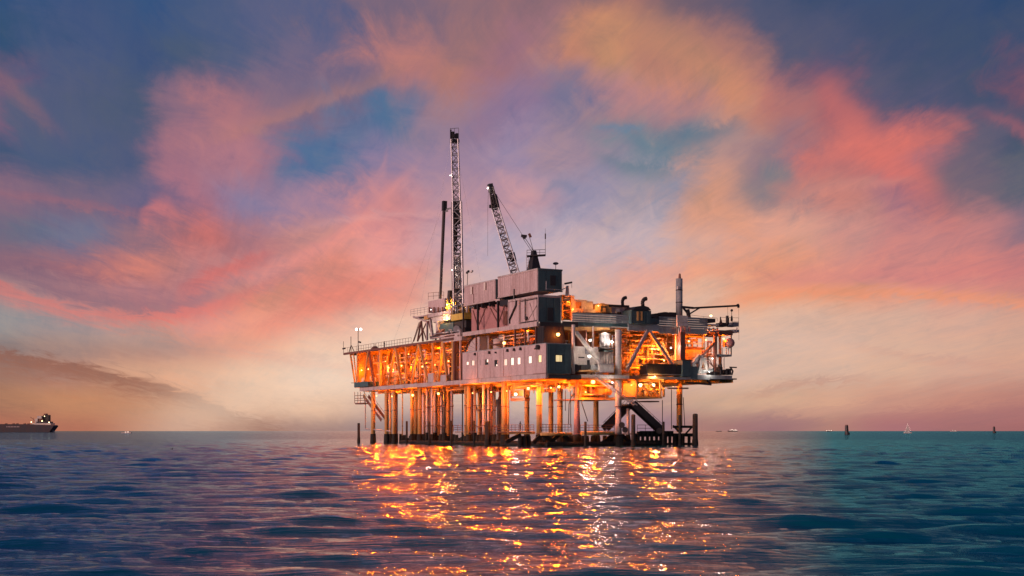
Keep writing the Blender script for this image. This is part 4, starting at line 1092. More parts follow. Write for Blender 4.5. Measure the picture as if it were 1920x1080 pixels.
MB().tube(cp(1022.5, 470), cp(1022.5, 428), .05, .02, n=5).tube(cp(1022.5, 448), cp(1022.5, 438), .12, n=6).put('whip_antenna', M['dark'], gn)
for pts, mt in ((((980, 443), (985, 447)), 'black'), (((992, 438), (995, 445)), 'oxide'), (((977, 442), (988, 443)), 'black')):
    MB().beam(cp(*pts[0]), cp(*pts[1]), .42).put('pendant_sheave', M[mt], gn)
MB().tube(cp(922, 352), cp(983, 446), .03, n=4).tube(cp(985, 447), cp(1000, 470), .05, n=4).tube(cp(993, 445), cp(1000, 470), .05, n=4).tube(cp(980, 446), cp(996, 470), .04, n=4).put('pendant_line', M['dark'], gn)
def dish(label, p, r, tilt, mat='black'):
    t = thing('satellite_dish', label, 'dish', p)
    m = MB(); p = Vector(p); ax = Vector(tilt).normalized(); a = ax.cross(Vector((0, 0, 1))).normalized(); b = a.cross(ax)
    vs = []
    for j, (rr, dd) in enumerate(((.05, 0), (.5, .08), (1, .3))):
        for i in range(14):
            an = 2 * math.pi * i / 14; vs.append(p + (a * math.cos(an) + b * math.sin(an)) * r * rr + ax * dd * r)
    fs = [(j * 14 + i, j * 14 + (i + 1) % 14, (j + 1) * 14 + (i + 1) % 14, (j + 1) * 14 + i) for j in range(2) for i in range(14)]
    m.add(vs, fs); m.tube(p - ax * .1, p, .2 * r, n=8).put('reflector', M[mat], t)
    MB().tube(p - ax * .05, p + Vector((0, 0, -1.1)), .06, n=6).put('stand', M['dark'], t)
    return t
dish('small dark satellite dish above the right end of the longer container', cp(1042, 495.5, -14), .48, (-.3, -.5, .8))
# floodlight pole beside derrick
fl = thing('floodlight_pole', 'thin pole with two small floodlight heads above the short container', 'floodlight', L(876, 535, 1))
MB().tube(L(876, 535, 1), L(877, 510, 1), .06, n=5).put('pole', M['dark'], fl)
MB().beam(L(875, 512, 1), L(879, 508, 1), .3).put('lamp_head', M['dark'], fl); MB().beam(L(883, 510, 1), L(886, 508, 1), .3).put('lamp_head', M['white'], fl)
MB().tube(L(878, 511, 1), L(885, 509, 1), .04, n=5).put('arm', M['dark'], fl)

# ------------------------------------------------------------------ right-hand roof equipment
def qb(parent, px0, px1, y0, y1, u0, u1, name, mat, label=None):
    pm_ = (px0 + px1) / 2; z0, z1 = Q(pm_, y1, u0)[2], Q(pm_, y0, u0)[2]
    return MB().box(qv(px0, u0), qv(px1, u0), u0, u1, z0, z1).put(name, M[mat], parent, label)
st = thing('stair_tower', 'narrow yellow lit stair tower behind the block with shade-toned end', 'stair tower', Q(1060, 600, 5))
qb(st, 1054, 1056.5, 553, 601, 5, 5.3, 'post', 'steel'); qb(st, 1070, 1072, 556, 601, 5, 5.3, 'post', 'steel'); qb(st, 1056, 1070, 558, 600, 7.5, 7.8, 'back_wall', 'yellow')
qb(st, 1055, 1071, 553, 556, 5, 7.8, 'roof', 'steel'); qb(st, 1058, 1063, 570, 590, 7.2, 7.4, 'door', 'oxide')
for y in (564, 573, 582, 591): qb(st, 1056, 1071, y, y + 1, 5, 7, 'landing', 'oxide')
for i in range(4): MB().beam(Q(1057, 563 + 9 * i, 5.2), Q(1070, 571 + 9 * i, 5.2), .12).put('flight', M['oxide'], st)
wm = thing('radar_post', 'white post with dark radar bar beside the block with shade-toned end', 'radar', Q(1064, 560, 4))
MB().tube(Q(1063.5, 556, 4), Q(1064, 536, 4), .36, .22, n=8).put('post', M['white'], wm); MB().beam(Q(1059, 532, 4), Q(1072, 529.5, 4), .35, .3).put('radar_bar', M['black'], wm)
MB().beam(Q(1054, 543, 4), Q(1062, 539, 4), .12).beam(Q(1072, 540, 4), Q(1072, 532, 4), .05).put('bracket', M['white'], wm)
wh = thing('white_deckhouse', 'small cream deckhouse with rounded roof beside the stair tower', 'deckhouse', Q(1090, 586, 5))
qb(wh, 1071, 1077, 554, 586, 5, 8, 'wall', 'white'); qb(wh, 1077, 1101, 562, 586, 5.1, 9, 'wall', 'white'); qb(wh, 1101, 1112, 565, 586, 5.3, 9, 'wall', 'fascia')
qb(wh, 1080, 1090, 566, 578, 5.02, 5.08, 'door_panel', 'steel'); qb(wh, 1087, 1090, 574, 578, 4.95, 5.0, 'vent', 'oxide'); qb(wh, 1093, 1117, 580, 586, 4.6, 5.0, 'bench_box', 'fascia')
wb = thing('lifeboat', 'small cream covered lifeboat with open dark side window on the roof', 'lifeboat', Q(1130, 586, 5))
for i, (a, b, y) in enumerate(((1116, 1122, 571), (1122, 1128, 569), (1128, 1134, 568.5), (1134, 1141, 570), (1141, 1147, 576))):
    qb(wb, a, b, y, 586, 4.6, 7.4 - .3 * i, 'hull_section', 'steel')
qb(wb, 1127, 1137, 574, 584, 4.5, 4.58, 'window', 'dark'); qb(wb, 1131, 1136, 577, 585, 4.3, 4.48, 'seat_back', 'steel')
def arc_pipe(parent, pts, r, mat, u, name='exhaust_pipe', r1=None):
    P3 = [Vector(Q(x, y, u)) for x, y in pts]; m = MB()
    for i, (a, b) in enumerate(zip(P3[:-1], P3[1:])): m.tube(a, b, r * (1 + .25 * i / len(P3)), r * (1 + .25 * (i + 1) / len(P3)), n=10)
    return m.put(name, M[mat], parent, smooth=True)
g1 = thing('generator_house', 'grey pink generator house with flat dark roof and hooked exhaust', 'generator', Q(1163, 588, 5))
qb(g1, 1144, 1181, 575, 588, 5, 9, 'wall', 'pale'); qb(g1, 1142, 1180, 571.5, 575, 4.7, 9.2, 'roof', 'dark'); qb(g1, 1155, 1162, 579, 588, 4.8, 4.98, 'intake', 'white'); qb(g1, 1158, 1165, 585, 588, 4.6, 4.78, 'step', 'black')
arc_pipe(g1, ((1167.5, 572), (1167, 565), (1168.5, 560.5), (1171, 558.5), (1174, 558)), .26, 'dark', 6)
g2 = thing('engine_house', 'dark green engine house with round shouldered roof and hooked exhaust', 'generator', Q(1200, 607, 2))
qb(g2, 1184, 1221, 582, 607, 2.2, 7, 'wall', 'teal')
pts = [(qv(x, 2.2), Q(x, y, 2.2)[2]) for x, y in ((1186, 582), (1189, 577), (1194, 574.5), (1206, 573), (1215, 576), (1220, 582))]
MB().prism(pts, 'u', 2.0, 7).put('roof', M['black'], g2)
for a, b in ((1195, 1198.5), (1202, 1205)): qb(g2, a, b, 584, 601, 2.05, 2.18, 'louvre_strip', 'steel')
for a, b in ((1208, 1209), (1214, 1219)): qb(g2, a, b, 586, 606, 2.1, 2.19, 'panel_rib', 'teal')
arc_pipe(g2, ((1205.5, 573.5), (1204.5, 567), (1206.5, 562.5), (1209, 560.5), (1212, 560)), .3, 'dark', 3)
sk = thing('dark_machinery_skid', 'low black machinery cluster left of the tall stack', 'machinery', Q(1245, 595, 5))
qb(sk, 1232, 1240, 588, 590, 5, 6, 'frame', 'dark'); qb(sk, 1232, 1234, 588, 595, 5, 6, 'frame', 'dark'); qb(sk, 1239, 1270, 587, 595, 5, 9, 'engine_body', 'black')
qb(sk, 1246, 1252, 585, 588, 5, 7, 'cylinder_cover', 'dark'); qb(sk, 1256, 1268, 585.5, 588, 5, 7, 'cylinder_cover', 'dark'); qb(sk, 1221, 1236, 597, 608, 3, 6, 'side_box', 'teal')
qb(sk, 1225, 1232, 594, 597, 3, 6, 'side_box', 'dark')
sx = Q(1273.5, 590, 5); Ys = OY + ST * sx[0] + CT * 5; rs_ = 6.3 / F_PX * Ys
stk = thing('exhaust_stack', 'tall plain grey cylindrical stack with small burnt tip', 'stack', sx)
MB().tube((sx[0], 5, 20.5), (sx[0], 5, Q(0, 522.5, 5)[2] if False else CAM_Z + (HORIZON - 522.5) / F_PX * Ys), rs_, n=20).put('shaft', M['grey'], stk, smooth=True)
MB().tube((sx[0] + .1, 5, CAM_Z + (HORIZON - 522.4) / F_PX * Ys), (sx[0] + .1, 5, CAM_Z + (HORIZON - 513) / F_PX * Ys), .25, .16, n=8).put('burner_tip', M['oxide'], stk)
for y in (545, 568): z = CAM_Z + (HORIZON - y) / F_PX * Ys; MB().tube((sx[0], 5, z), (sx[0], 5, z + .15), rs_ * 1.05, n=20).put('hoop', M['dark'], stk)
MB().box(sx[0] - rs_ - .15, sx[0] - rs_ + .35, 4.3, 4.7, CAM_Z + (HORIZON - 543) / F_PX * Ys, CAM_Z + (HORIZON - 538) / F_PX * Ys).put('side_fitting', M['white'], stk)
jb = thing('jib_crane', 'dark horizontal jib crane with hooks at the right end of the roof', 'crane', Q(1292, 594, 4))
MB().tube(Q(1292, 596, 4), Q(1289, 580, 4), .35, n=8).put('king_post', M['black'], jb)
MB().beam(Q(1279, 575.5, 4), Q(1300, 577.5, 4), .3, .36).beam(Q(1300, 577.5, 4), Q(1386, 573, 4), .25, .32).put('jib_beam', M['black'], jb)
MB().beam(Q(1294, 588, 4), Q(1308, 579.5, 4), .2).beam(Q(1308, 579.5, 4), Q(1313, 577, 4), .2).beam(Q(1281, 577, 4), Q(1290, 588, 4), .28).put('jib_strut', M['black'], jb)
MB().beam(Q(1383, 570, 4), Q(1385, 577, 4), .3).put('jib_head', M['black'], jb)
MB().tube(Q(1364.5, 575, 4), Q(1364.5, 598, 4), .03, n=4).tube(Q(1385, 577, 4), Q(1385.5, 638, 4), .025, n=4).put('hoist_line', M['dark'], jb)
MB().ball(Q(1372, 582, 4), .24, 8, 6).tube(Q(1372, 582, 4), Q(1372, 592, 4), .05, n=5).tube(Q(1372, 592, 4), Q(1372, 600, 4), .12, .22, n=8).tube(Q(1372, 600, 4), Q(1372, 603, 4), .22, .08, n=8).put('hook_block', M['black'], jb)
re_ = thing('end_equipment', 'cluster of small fittings on the far right roof platform', 'equipment', Q(1360, 612, 4))
for px, y0, y1, w in ((1351, 594, 608, .1), (1363.5, 592, 607, .28), (1366, 596, 608, .12)): MB().tube(Q(px, y1, 4), Q(px, y0, 4), w, n=6).put('stanchion', M['dark'], re_)
MB().prism([(qv(1348, 4), Q(1348, 609, 4)[2]), (qv(1355, 4), Q(1355, 609, 4)[2]), (qv(1351.5, 4), Q(1351, 597, 4)[2])], 'u', 3.9, 4.1).put('bracket', M['oxide'], re_)
qb(re_, 1355, 1366, 605, 612, 4, 6, 'locker', 'dark'); qb(re_, 1376, 1385, 604, 612, 4, 6, 'locker', 'grey')
qb(re_, 1326, 1345, 616, 618, 2, 3, 'hanging_frame', 'fascia')
for px in (1278, 1285, 1293): qb(re_, px, px + 1.6, 613, 622, 1.6, 2, 'hanging_frame', 'pink')
qb(re_, 1277, 1295, 621, 622.5, 1.6, 2, 'hanging_frame', 'pink')
for px in (1330, 1338, 1345.5): qb(re_, px, px + 1.3, 614, 622, 2, 2.3, 'hanging_frame', 'pink')
qb(re_, 1329, 1347, 621, 622.3, 2, 2.3, 'hanging_frame', 'pink')
railing('railing round the far right roof platform', [Q(1350, 608, 3), Q(1385, 609, 3)], h=1.2, gap=1.0, mat='dark', rails=2, r=.03)
railing('thin railing over the right louvred parapet', [Q(1294, 596, 3), Q(1345, 602, 3)], h=.5, gap=2.5, mat='dark', rails=1, r=.03)
MB().path([Q(1376, 620, 3), Q(1378, 624, 3), Q(1381, 621, 3), Q(1382, 614, 3)], .1).put('hanging_hose', M['fascia'], re_)

# right storey fittings
ww = thing('white_tank_skid', 'white flat sided tank beside the shade-toned end wall', 'tank', Q(1110, 695, 2))
qb(ww, 1078, 1122, 650, 688, 3.4, 6, 'tank_shell', 'white'); qb(ww, 1122, 1150, 660, 688, 3.6, 6, 'tank_shell', 'white'); qb(ww, 1085, 1096, 669, 671.5, 3.3, 3.38, 'name_plate', 'dark'); qb(ww, 1098, 1108, 650, 664, 3.2, 3.38, 'hatch', 'galv')
for px in range(1126, 1150, 5): qb(ww, px, px + .7, 660, 688, 3.5, 3.58, 'shell_rib', 'galv')
qb(ww, 1132, 1150, 656, 659.5, 3.2, 6, 'cover', 'teal')
vt = thing('conical_vessel', 'pale round vessel with cone hat lit white behind the diagonal brace', 'vessel', Q(1134, 650, 4))
c = Vector(Q(1134, 650, 4)); 
MB().tube(c, c + Vector((0, 0, 2.0)), .9, n=16).put('drum', M['galv'], vt, smooth=True); MB().tube(c + Vector((0, 0, 2.02)), c + Vector((0, 0, 2.35)), 1.05, .4, n=16).put('cone_hat', M['white'], vt, smooth=True)
qb(vt, 1124, 1152, 651, 654, 3.0, 6, 'shelf', 'dark')
for px in (1126, 1133.5, 1141, 1148): qb(vt, px, px + 1, 628, 651, 3.0, 3.1, 'stay_rod', 'galv')
tb = thing('striped_locker', 'low cream locker box at the deck edge beside the white column', 'locker', Q(1138, 698, .6))
qb(tb, 1125, 1151, 683.5, 698.5, .6, 2, 'locker_body', 'white'); qb(tb, 1124, 1152, 682, 683.4, .5, 2.1, 'lid', 'galv')
w5 = thing('winch', 'black round winch and pump beside the shade-toned end wall', 'winch', Q(1082, 696, .6))
MB().tube(Q(1080, 690, .5), Q(1080, 690, 1.6), .62, n=14).put('drum', M['black'], w5, smooth=True)
qb(w5, 1090, 1103, 684, 694, 1, 2, 'motor', 'black'); qb(w5, 1103, 1106, 675, 692, 1, 1.4, 'stack_pipe', 'black'); qb(w5, 1086, 1124, 694, 697, .8, 2, 'bed_frame', 'steel'); qb(w5, 1108, 1124, 685, 694, 1.2, 2.2, 'gearbox', 'grey')
dc = thing('dark_container', 'long low black container at the right deck edge', 'container', Q(1250, 702, .2))
for k in range(6): qb(dc, 1214 + k * 11, 1224.4 + k * 11, 684.5, 701, .2, 2.6, 'side_panel', 'black')
qb(dc, 1213, 1281, 682.5, 684.4, .1, 2.7, 'top_rail', 'dark')
qb(dc, 1216, 1280, 701.1, 703, .3, 2.5, 'base', 'grey')
db = thing('green_deck_block', 'dark green boxy housing at the right end of the long black container', 'housing', Q(1295, 705, 0))
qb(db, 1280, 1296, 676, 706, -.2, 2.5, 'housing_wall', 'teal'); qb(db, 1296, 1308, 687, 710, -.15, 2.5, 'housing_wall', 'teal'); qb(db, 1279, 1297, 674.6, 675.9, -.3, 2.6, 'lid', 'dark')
ot = thing('round_orange_tank', 'squat round tank glowing orange right of the dark red column', 'tank', Q(1297, 676, 6))
c = Vector(Q(1297, 678, 6)); MB().tube(c, c + Vector((0, 0, 2.0)), 1.7, n=18).put('shell', M['steel'], ot, smooth=True); MB().ball(c + Vector((0, 0, 2.0)), 1.72, 18, 4, .35, 0).put('domed_top', M['oxide'], ot, smooth=True)
aw = thing('white_frame_winch', 'white angular winch frame lit brightly on the right deck end', 'winch', Q(1318, 700, 1))
for a, b, w in (((1298, 682), (1312, 666), .35), ((1312, 666), (1318, 674), .35), ((1298, 682), (1303, 690), .3), ((1314, 672), (1309, 700), .5), ((1318, 672), (1324, 695), .35), ((1322, 672), (1326, 695), .22), ((1302, 683), (1309, 700), .3)):
    MB().beam(Q(*a, 1), Q(*b, 1), w, w * 1.6).put('frame_bar', M['white'], aw)
qb(aw, 1302, 1314, 672, 682, 1.1, 1.5, 'side_plate', 'white'); MB().tube(Q(1312, 673, .8), Q(1312, 673, 1.4), .22, n=8).put('sheave', M['dark'], aw)
MB().path([Q(1318, 674, .9), Q(1325, 671, .9), Q(1331, 675, .9), Q(1337, 687, .9)], .07).put('hose', M['oxide'], aw)
rg = thing('side_cage', 'red brown ladder cage and landing at the far right of the upper storey', 'ladder cage', Q(1357, 668, 3))
qb(rg, 1343, 1372, 664.5, 668, 3, 7, 'landing', 'grey'); 
for px in (1343.5, 1349, 1354, 1362, 1366, 1370.5): qb(rg, px, px + .9, 640 if px < 1352 else 652, 664.5, 3, 3.1, 'bar', 'fascia')
qb(rg, 1361, 1372, 652, 653, 3, 3.1, 'top_rail', 'fascia'); qb(rg, 1371, 1372.2, 628, 665, 3, 3.2, 'post', 'oxide')
MB().ball(Q(1368.5, 643, 3), .85, 10, 6).put('life_raft_canister', M['pink'], rg, smooth=True)
qb(rg, 1361, 1369, 638, 650, 3.4, 4.4, 'side_box', 'pink')
for px in (1344, 1353, 1357.5): qb(rg, px, px + .8, 668, 700, 2, 2.1, 'hanger', 'fascia')
qb(rg, 1326, 1342, 680, 681, 3, 3.2, 'bar', 'fascia')
tl = thing('deck_end_winches', 'row of small black deck fittings on the far right lower deck', 'deck fittings', Q(1350, 704, 1))
for px, y0, w, in ((1331, 690, 8), (1340, 697, 5), (1350, 688, 5), (1352, 683, 2), (1360, 693, 4.5), (1367, 691, 4)): qb(tl, px, px + w, y0, 703, 1, 2, 'fitting', 'black')
MB().beam(Q(1368, 688.5, 1), Q(1381, 689, 1), .2).path([Q(1370, 689, 1), Q(1374, 696, 1), Q(1372, 703, 1)], .15).put('davit_arm', M['dark'], tl)
MB().tube(Q(1312, 697, 1), Q(1335, 694, 1), .35, n=8).put('pipe_bundle', M['grey'], tl)
railing('railing along the far right lower deck edge', [Q(1318, 702, .3), Q(1373, 704, .3)], h=.9, gap=1.2, mat='dark', rails=2, r=.03)

# left end fittings
railing('long railing along the left roof edge above the orange truss', [L(668, 661, .3), L(771, 646, .3)], h=1.35, gap=1.35, mat='oxide', rails=2, r=.035)
railing('short railing at the extreme left roof corner', [L(644, 664, .4), L(668, 661, .4)], h=1.3, gap=2.2, mat='oxide', rails=1, r=.03)
dv = thing('roof_davit', 'small dark tripod davit on the left roof corner', 'davit', L(658, 662, .5))
MB().tube(L(658, 662, .5), L(658, 631, .5), .07, n=5).tube(L(654, 662, .5), L(658, 648, .5), .09, n=5).tube(L(665, 661, .5), L(659, 648, .5), .09, n=5).put('tripod_leg', M['dark'], dv)
MB().tube(L(644, 664, .5), L(644, 640, .5), .05, n=5).beam(L(643, 654, .5), L(647, 653, .5), .3).put('antenna', M['dark'], dv)
b_ = thing('roof_winch', 'small hump shaped winch on the left roof beside the railing', 'winch', L(703, 656, .6))
MB().ball(L(703, 657, .8), .9, 10, 5, 1.0, 0).tube(L(703, 655, .8), L(703, 645, .8), .07).tube(L(699, 657, .5), L(709, 655, .5), .25).put('drum', M['oxide'], b_)
p9 = thing('person', 'person in dark clothes standing at the left roof railing', 'person', L(720.5, 652, .9))
def figure(parent, p, h, mat='dark'):
    p = Vector(p); m = MB(); s = h / 1.75
    for sx_ in (-.1, .1):
        m.tube(p + Vector((0, sx_ * s, 0)), p + Vector((0, sx_ * s, .82 * s)), .06 * s, .09 * s, n=7)
        m.tube(p + Vector((0, sx_ * 2.1 * s, .8 * s)), p + Vector((0, sx_ * 1.9 * s, 1.42 * s)), .04 * s, .055 * s, n=6)
    m.tube(p + Vector((0, 0, .8 * s)), p + Vector((0, 0, 1.15 * s)), .15 * s, .14 * s, n=8); m.tube(p + Vector((0, 0, 1.15 * s)), p + Vector((0, 0, 1.47 * s)), .14 * s, .19 * s, n=8)
    m.tube(p + Vector((0, 0, 1.45 * s)), p + Vector((0, 0, 1.56 * s)), .06 * s, n=6); m.ball(p + Vector((0, 0, 1.64 * s)), .115 * s, 8, 6, 1.15)
    m.put('body', M[mat], parent)
figure(p9, L(720.5, 656, .9), 1.75)
wd = thing('person', 'person in dark clothes standing on the catwalk left of the railing gap', 'person', L(975.5, 802, .9))
figure(wd, (.9, lu(975.5, .9), 2.37), 1.7, 'black')
sb = thing('boat_davit_platform', 'dark low platform at the left end of the lower deck', 'platform', L(676, 725, 0))
MB().box(-.6, 2, lu(690, -.6), lu(664, -.6), 11.7, 12.7).put('platform_box', M['teal'], sb); MB().tube(L(659, 718, .5), L(668, 718, .5), .06).put('stub_bar', M['dark'], sb)
hc = thing('hanging_basket', 'small open caged ladder platform hanging below the left deck end', 'ladder cage', L(672, 757, .3))
for px in (665, 671, 676, 683): MB().tube(L(px, 735, .3), L(px, 756, .3), .06, n=5).put('bar', M['oxide'], hc)
for y in (742, 747, 751, 756): MB().tube(L(665, y, .3), L(685, y - .5, .3), .06, n=5).put('bar', M['oxide'], hc)
MB().box(.3, 1.5, lu(681, .3), lu(666, .3), L(672, 758, .3)[2], L(672, 756, .3)[2]).put('floor', M['oxide'], hc)
for px, y0, y1, lab in ((807.5, 701, 717, 'taller pale box locker on the left deck edge'), (831, 704, 716, 'shorter pale box locker on the left deck edge beside the stair strip')):
    k = thing('deck_locker', lab, 'locker', L(px, y1, -.1)); w = 5.2
    lb(px - w, px + w, y0, y1, -.15, .9, 'locker_body', 'fascia', k); lb(px - w - .4, px + w + .4, y0 - 1, y0 - .1, -.2, 1, 'lid', 'pale', k)
lt = thing('small_white_tank', 'small white domed tank at the left end of the lower deck', 'tank', L(682, 716, 1))
MB().tube(L(682, 718, 1), L(682, 711, 1), .45, n=12).ball(L(682, 711, 1), .45, 12, 4, .8, 0).put('shell', M['white'], lt, smooth=True)

# stairs
stairs('red brown stairway descending behind the leftmost legs', L(686, 742, 5), L(720, 788, 5), 1.2, (1, 0, 0), 'oxide', thick=.7)
stairs('cream stairway descending from the lower deck toward the white leg', Q(1112, 704, -.3), Q(1192, 760, -.3), 1.0, (0, 1, 0), 'fascia', thick=.2)
stairs('broad black gangway sloping down right to the boat landing', Q(1184, 756, 1.2), Q(1238, 806, 1.2), 1.2, (0, 1, 0), 'black', thick=1.15)
stairs('broad black gangway sloping down left toward the catwalk', Q(1176, 762, 4.5), Q(1134, 804, 4.5), 1.2, (0, 1, 0), 'black', thick=1.1)
MB().box(qv(1176, 1), qv(1197, 1), .6, 3, Q(1188, 761, 1)[2], Q(1188, 758, 1)[2]).put('stair_landing', M['dark'], plat)

# catwalk railings
railing('catwalk railing behind the standing person', [L(926, 0, .5)[:2] + (2.4,), L(1001, 0, .5)[:2] + (2.4,)], gap=1.2, rails=3, r=.045)
railing('catwalk railing left of the thick orange leg', [L(850, 0, .5)[:2] + (2.4,), L(866, 0, .5)[:2] + (2.4,)], gap=1.3, rails=3, r=.045)
railing('dense catwalk railing between the two splayed legs', [(qv(1012, .7), .7, 2.2), (qv(1071, .7), .7, 2.2)], gap=.55, rails=3, h=1.35, r=.045)
railing('catwalk railing right of the splayed red leg', [(qv(1088, .7), .7, 2.2), (qv(1152, .7), .7, 2.2)], gap=1.3, rails=3, h=1.25, r=.045)
railing('railing on the boat landing under the gangway', [(qv(1195, 3), 3, 2.4), (qv(1240, 3), 3, 2.4)], gap=1.2, rails=2, h=1.1, mat='dark', r=.04)

# boat landing frame at the right
bl = thing('boat_landing', 'black steel boat landing grid at the right foot of the platform', 'boat landing', Q(1245, 830, 1))
for px in (1197, 1205, 1214, 1222, 1231, 1239, 1248, 1256, 1264, 1281, 1292):
    MB().beam(Q(px, 0, 1)[:2] + (-1,), Q(px, 0, 1)[:2] + (2.4 if px < 1260 else 2.0,), .38).put('fender_post', M['marine'], bl)
for z, a, b in ((.3, 1185, 1300), (.75, 1185, 1240), (1.75, 1185, 1300), (2.3, 1200, 1262), (3.2, 1262, 1300)):
    MB().beam(Q(a, 0, 1.2)[:2] + (z,), Q(b, 0, 1.2)[:2] + (z,), .3, .42).put('cross_rail', M['marine'], bl)
MB().box(qv(1196, 1.3), qv(1300, 1.3), 1.4, 6, 1.9, 2.1).put('landing_floor', M['dark'], bl)
for a, b in (((1262, 798), (1275, 812)), ((1300, 798), (1284, 815))): MB().beam(Q(*a, 1.1), Q(*b, 1.1), .22).put('cross_brace', M['marine'], bl)
for px, y in ((1166, 797), (1236, 808), (1172, 806)):
    MB().tube(Q(px, y, 0), Q(px, y, .4), .5, n=12).put('tyre_fender', M['black'], bl)

# free-standing mooring piles
for px, yt, w, pl, lab in ((672.5, 793, 5, ('v', .2), 'slim black pile alone at the far left of the platform'),
                      (762.5, 789, 4, ('v', -.6), 'thin black pile just right of the leftmost group of orange legs'),
                      (805, 790, 4.5, ('v', -.6), 'knobbed black pile among the pale well conductors'),
                      (846, 788, 4, ('v', -.6), 'black pile with small cap left of the open bay'),
                      (889, 788, 3.5, ('v', -.6), 'thin reddish black pile left of the stout rounded pile'),
                      (914.5, 790, 10.5, ('v', -1.2), 'stout round headed black pile before the pale conductors'),
                      (1187.5, 777, 8, ('u', -.6), 'tall black pile in front of the gangway top'),
                      (1244, 790, 5, ('u', -.6), 'black pile at the foot of the right gangway'),
                      (1274.8, 777.5, 4.8, ('u', -.8), 'slim tall black pile before the right orange leg'),
                      (1303.5, 776, 10, ('u', -.6), 'stout tall black pile at the right end of the boat landing'),
                      (1098, 790, 5, ('u', -.4), 'short black pile on the catwalk right of the splayed red leg')):
    f = (lambda y: L(px, y, pl[1])) if pl[0] == 'v' else (lambda y: Q(px, y, pl[1]))
    p = f(yt); Y = OY + ST * p[0] + CT * p[1]; r = w / 2 / F_PX * Y
    t = thing('mooring_pile', lab, 'pile', (p[0], p[1], 0))
    lean = .03 * math.sin(px)
    MB().tube((p[0], p[1], -2), (p[0] + lean, p[1], p[2] - .1), r * 1.06, r * .98, n=11).ball((p[0] + lean, p[1], p[2] - .12), r * .98, 11, 3, .4, 0).put('shaft', M['wood'], t, smooth=True)
    MB().tube((p[0], p[1], -1.2), (p[0], p[1], 1.1), r * 1.5, r * 1.12, n=9).put('mussel_band', M['marine'], t)

# ------------------------------------------------------------------ lamps
def ll(px, py, v): return L(px, py, v)
E = 1500
lamp(ll(678, 694, 1.2), E * .4, ORANGE, 'leftmost glowing lamp low in the left truss')
lamp(ll(690.5, 692, 1.2), E * .6, ORANGE, 'second glowing lamp from the left, low in the left truss')
lamp(ll(722, 678, 3), E, ORANGE, 'high glowing lamp in the second bay of the left truss')
lamp(ll(728.5, 689, 1.2), E, ORANGE, 'lamp below the high one in the second bay of the left truss')
lamp(ll(738, 693, 2.5), E, ORANGE, 'lowest lamp right of the pair in the second bay of the left truss')
lamp(ll(753, 685.5, 1.2), E, ORANGE, 'lamp at the middle of the left truss behind its brace foot')
lamp(ll(771, 683, 4.5), E, ORANGE, 'dim deep set lamp in the third bay of the left truss')
lamp(ll(792, 687, 1.2), E, ORANGE, 'bright lamp in the fourth bay of the left truss')
lamp(ll(815, 684, 3), E, ORANGE, 'deep set lamp near the last truss post on the left side')
lamp(ll(841, 677, 1.2), E, ORANGE, 'bright lamp at the right end of the left truss')
lamp(ll(700, 668, 7), E * .7, ORANGE, 'high back lamp at the left end of the truss storey', .12)
lamp(ll(766, 664, 7), E * .7, ORANGE, 'high back lamp midway along the truss storey', .12)
lamp(ll(826, 655, 7), E * .7, ORANGE, 'high back lamp at the right of the truss storey', .12)
lamp(ll(945.5, 643, .8), E * .8, ORANGE, 'strong orange lamp over the accommodation roof', .28)
lamp(ll(990, 622, 3), E * .3, ORANGE, 'small orange lamp under the upper deck near its corner', .1)
lamp(ll(905, 640, 4), E * .35, ORANGE, 'hidden orange lamp behind the ribbed canopy', .1)
lamp(Q(1046.5, 627, 1.4), E * .5, ORANGE, 'strong orange lamp beside the dark stair enclosure', .3)
lamp(Q(1105, 668, -.6), E * .42, WHITE, 'starry white lamp in front of the white tank', .26)
lamp(Q(1106.5, 638, 3.0), E * .3, WHITE, 'white lamp behind the top of the white diagonal brace', .22)
lamp(Q(1147, 641, 2.4), E * .3, WHITE, 'white lamp between cone hat vessel and white column', .22)
lamp(Q(1134, 625, 2.6), E * .15, WHITE, 'white lamp above the cone hat vessel', .15)
lamp(Q(1222.5, 654, 3.6), E, ORANGE, 'left lamp of the close pair under the lambda braces')
lamp(Q(1234.5, 655, 3.6), E, ORANGE, 'right lamp of the close pair under the lambda braces')
lamp(Q(1258, 652, 3.4), E * .4, WHITE, 'white lamp right of the lambda braces')
lamp(Q(1190, 668, 4), E, ORANGE, 'lamp low behind the left lambda brace')
lamp(Q(1204, 684, 5), E * .6, ORANGE, 'lowest lamp behind the left lambda brace', .14)
lamp(Q(1245, 676, 5), E * .7, ORANGE, 'lamp just above the long black container', .14)
lamp(Q(1291.5, 640, 3.6), E * .6, ORANGE, 'lamp above the round orange tank')
lamp(Q(1323.5, 637, 3.6), E * .6, ORANGE, 'lamp between round orange tank and the ladder cage')
lamp(Q(1357, 635, 3.6), E * .5, ORANGE, 'rightmost lamp of the upper storey beside the ladder cage')
lamp(Q(1336, 672, 2.0), E * .12, WHITE, 'white lamp over the white angular winch', .12)
lamp(ll(774, 741, .9), E * 2.6, ORANGE, 'glowing lamp under the deck above the left orange conductors', .24)
lamp(ll(822, 738, .9), E * 2.6, ORANGE, 'glowing lamp under the deck right of the pale conductors', .24)
lamp(ll(735, 743, 3), E * 2.3, ORANGE, 'lamp hidden under the deck above the leftmost legs', .14)
lamp(ll(706, 742, 4), E * 1.3, ORANGE, 'lamp at the left end under the deck', .12)
lamp(ll(886, 737, -.2), E * 2.1, ORANGE, 'lamp under the deck at the left of the pale pipes', .1)
lamp(ll(921, 735, 1), E * 2.3, ORANGE, 'lamp under the deck above the drum headed riser', .12)
lamp(ll(950, 733, -.1), E * 1.3, ORANGE, 'lamp in front of the thick orange leg under the deck', .1)
lamp(ll(967, 739, 4), E * .35, WHITE, 'white cone lamp under the deck right of the thick orange leg', .26)
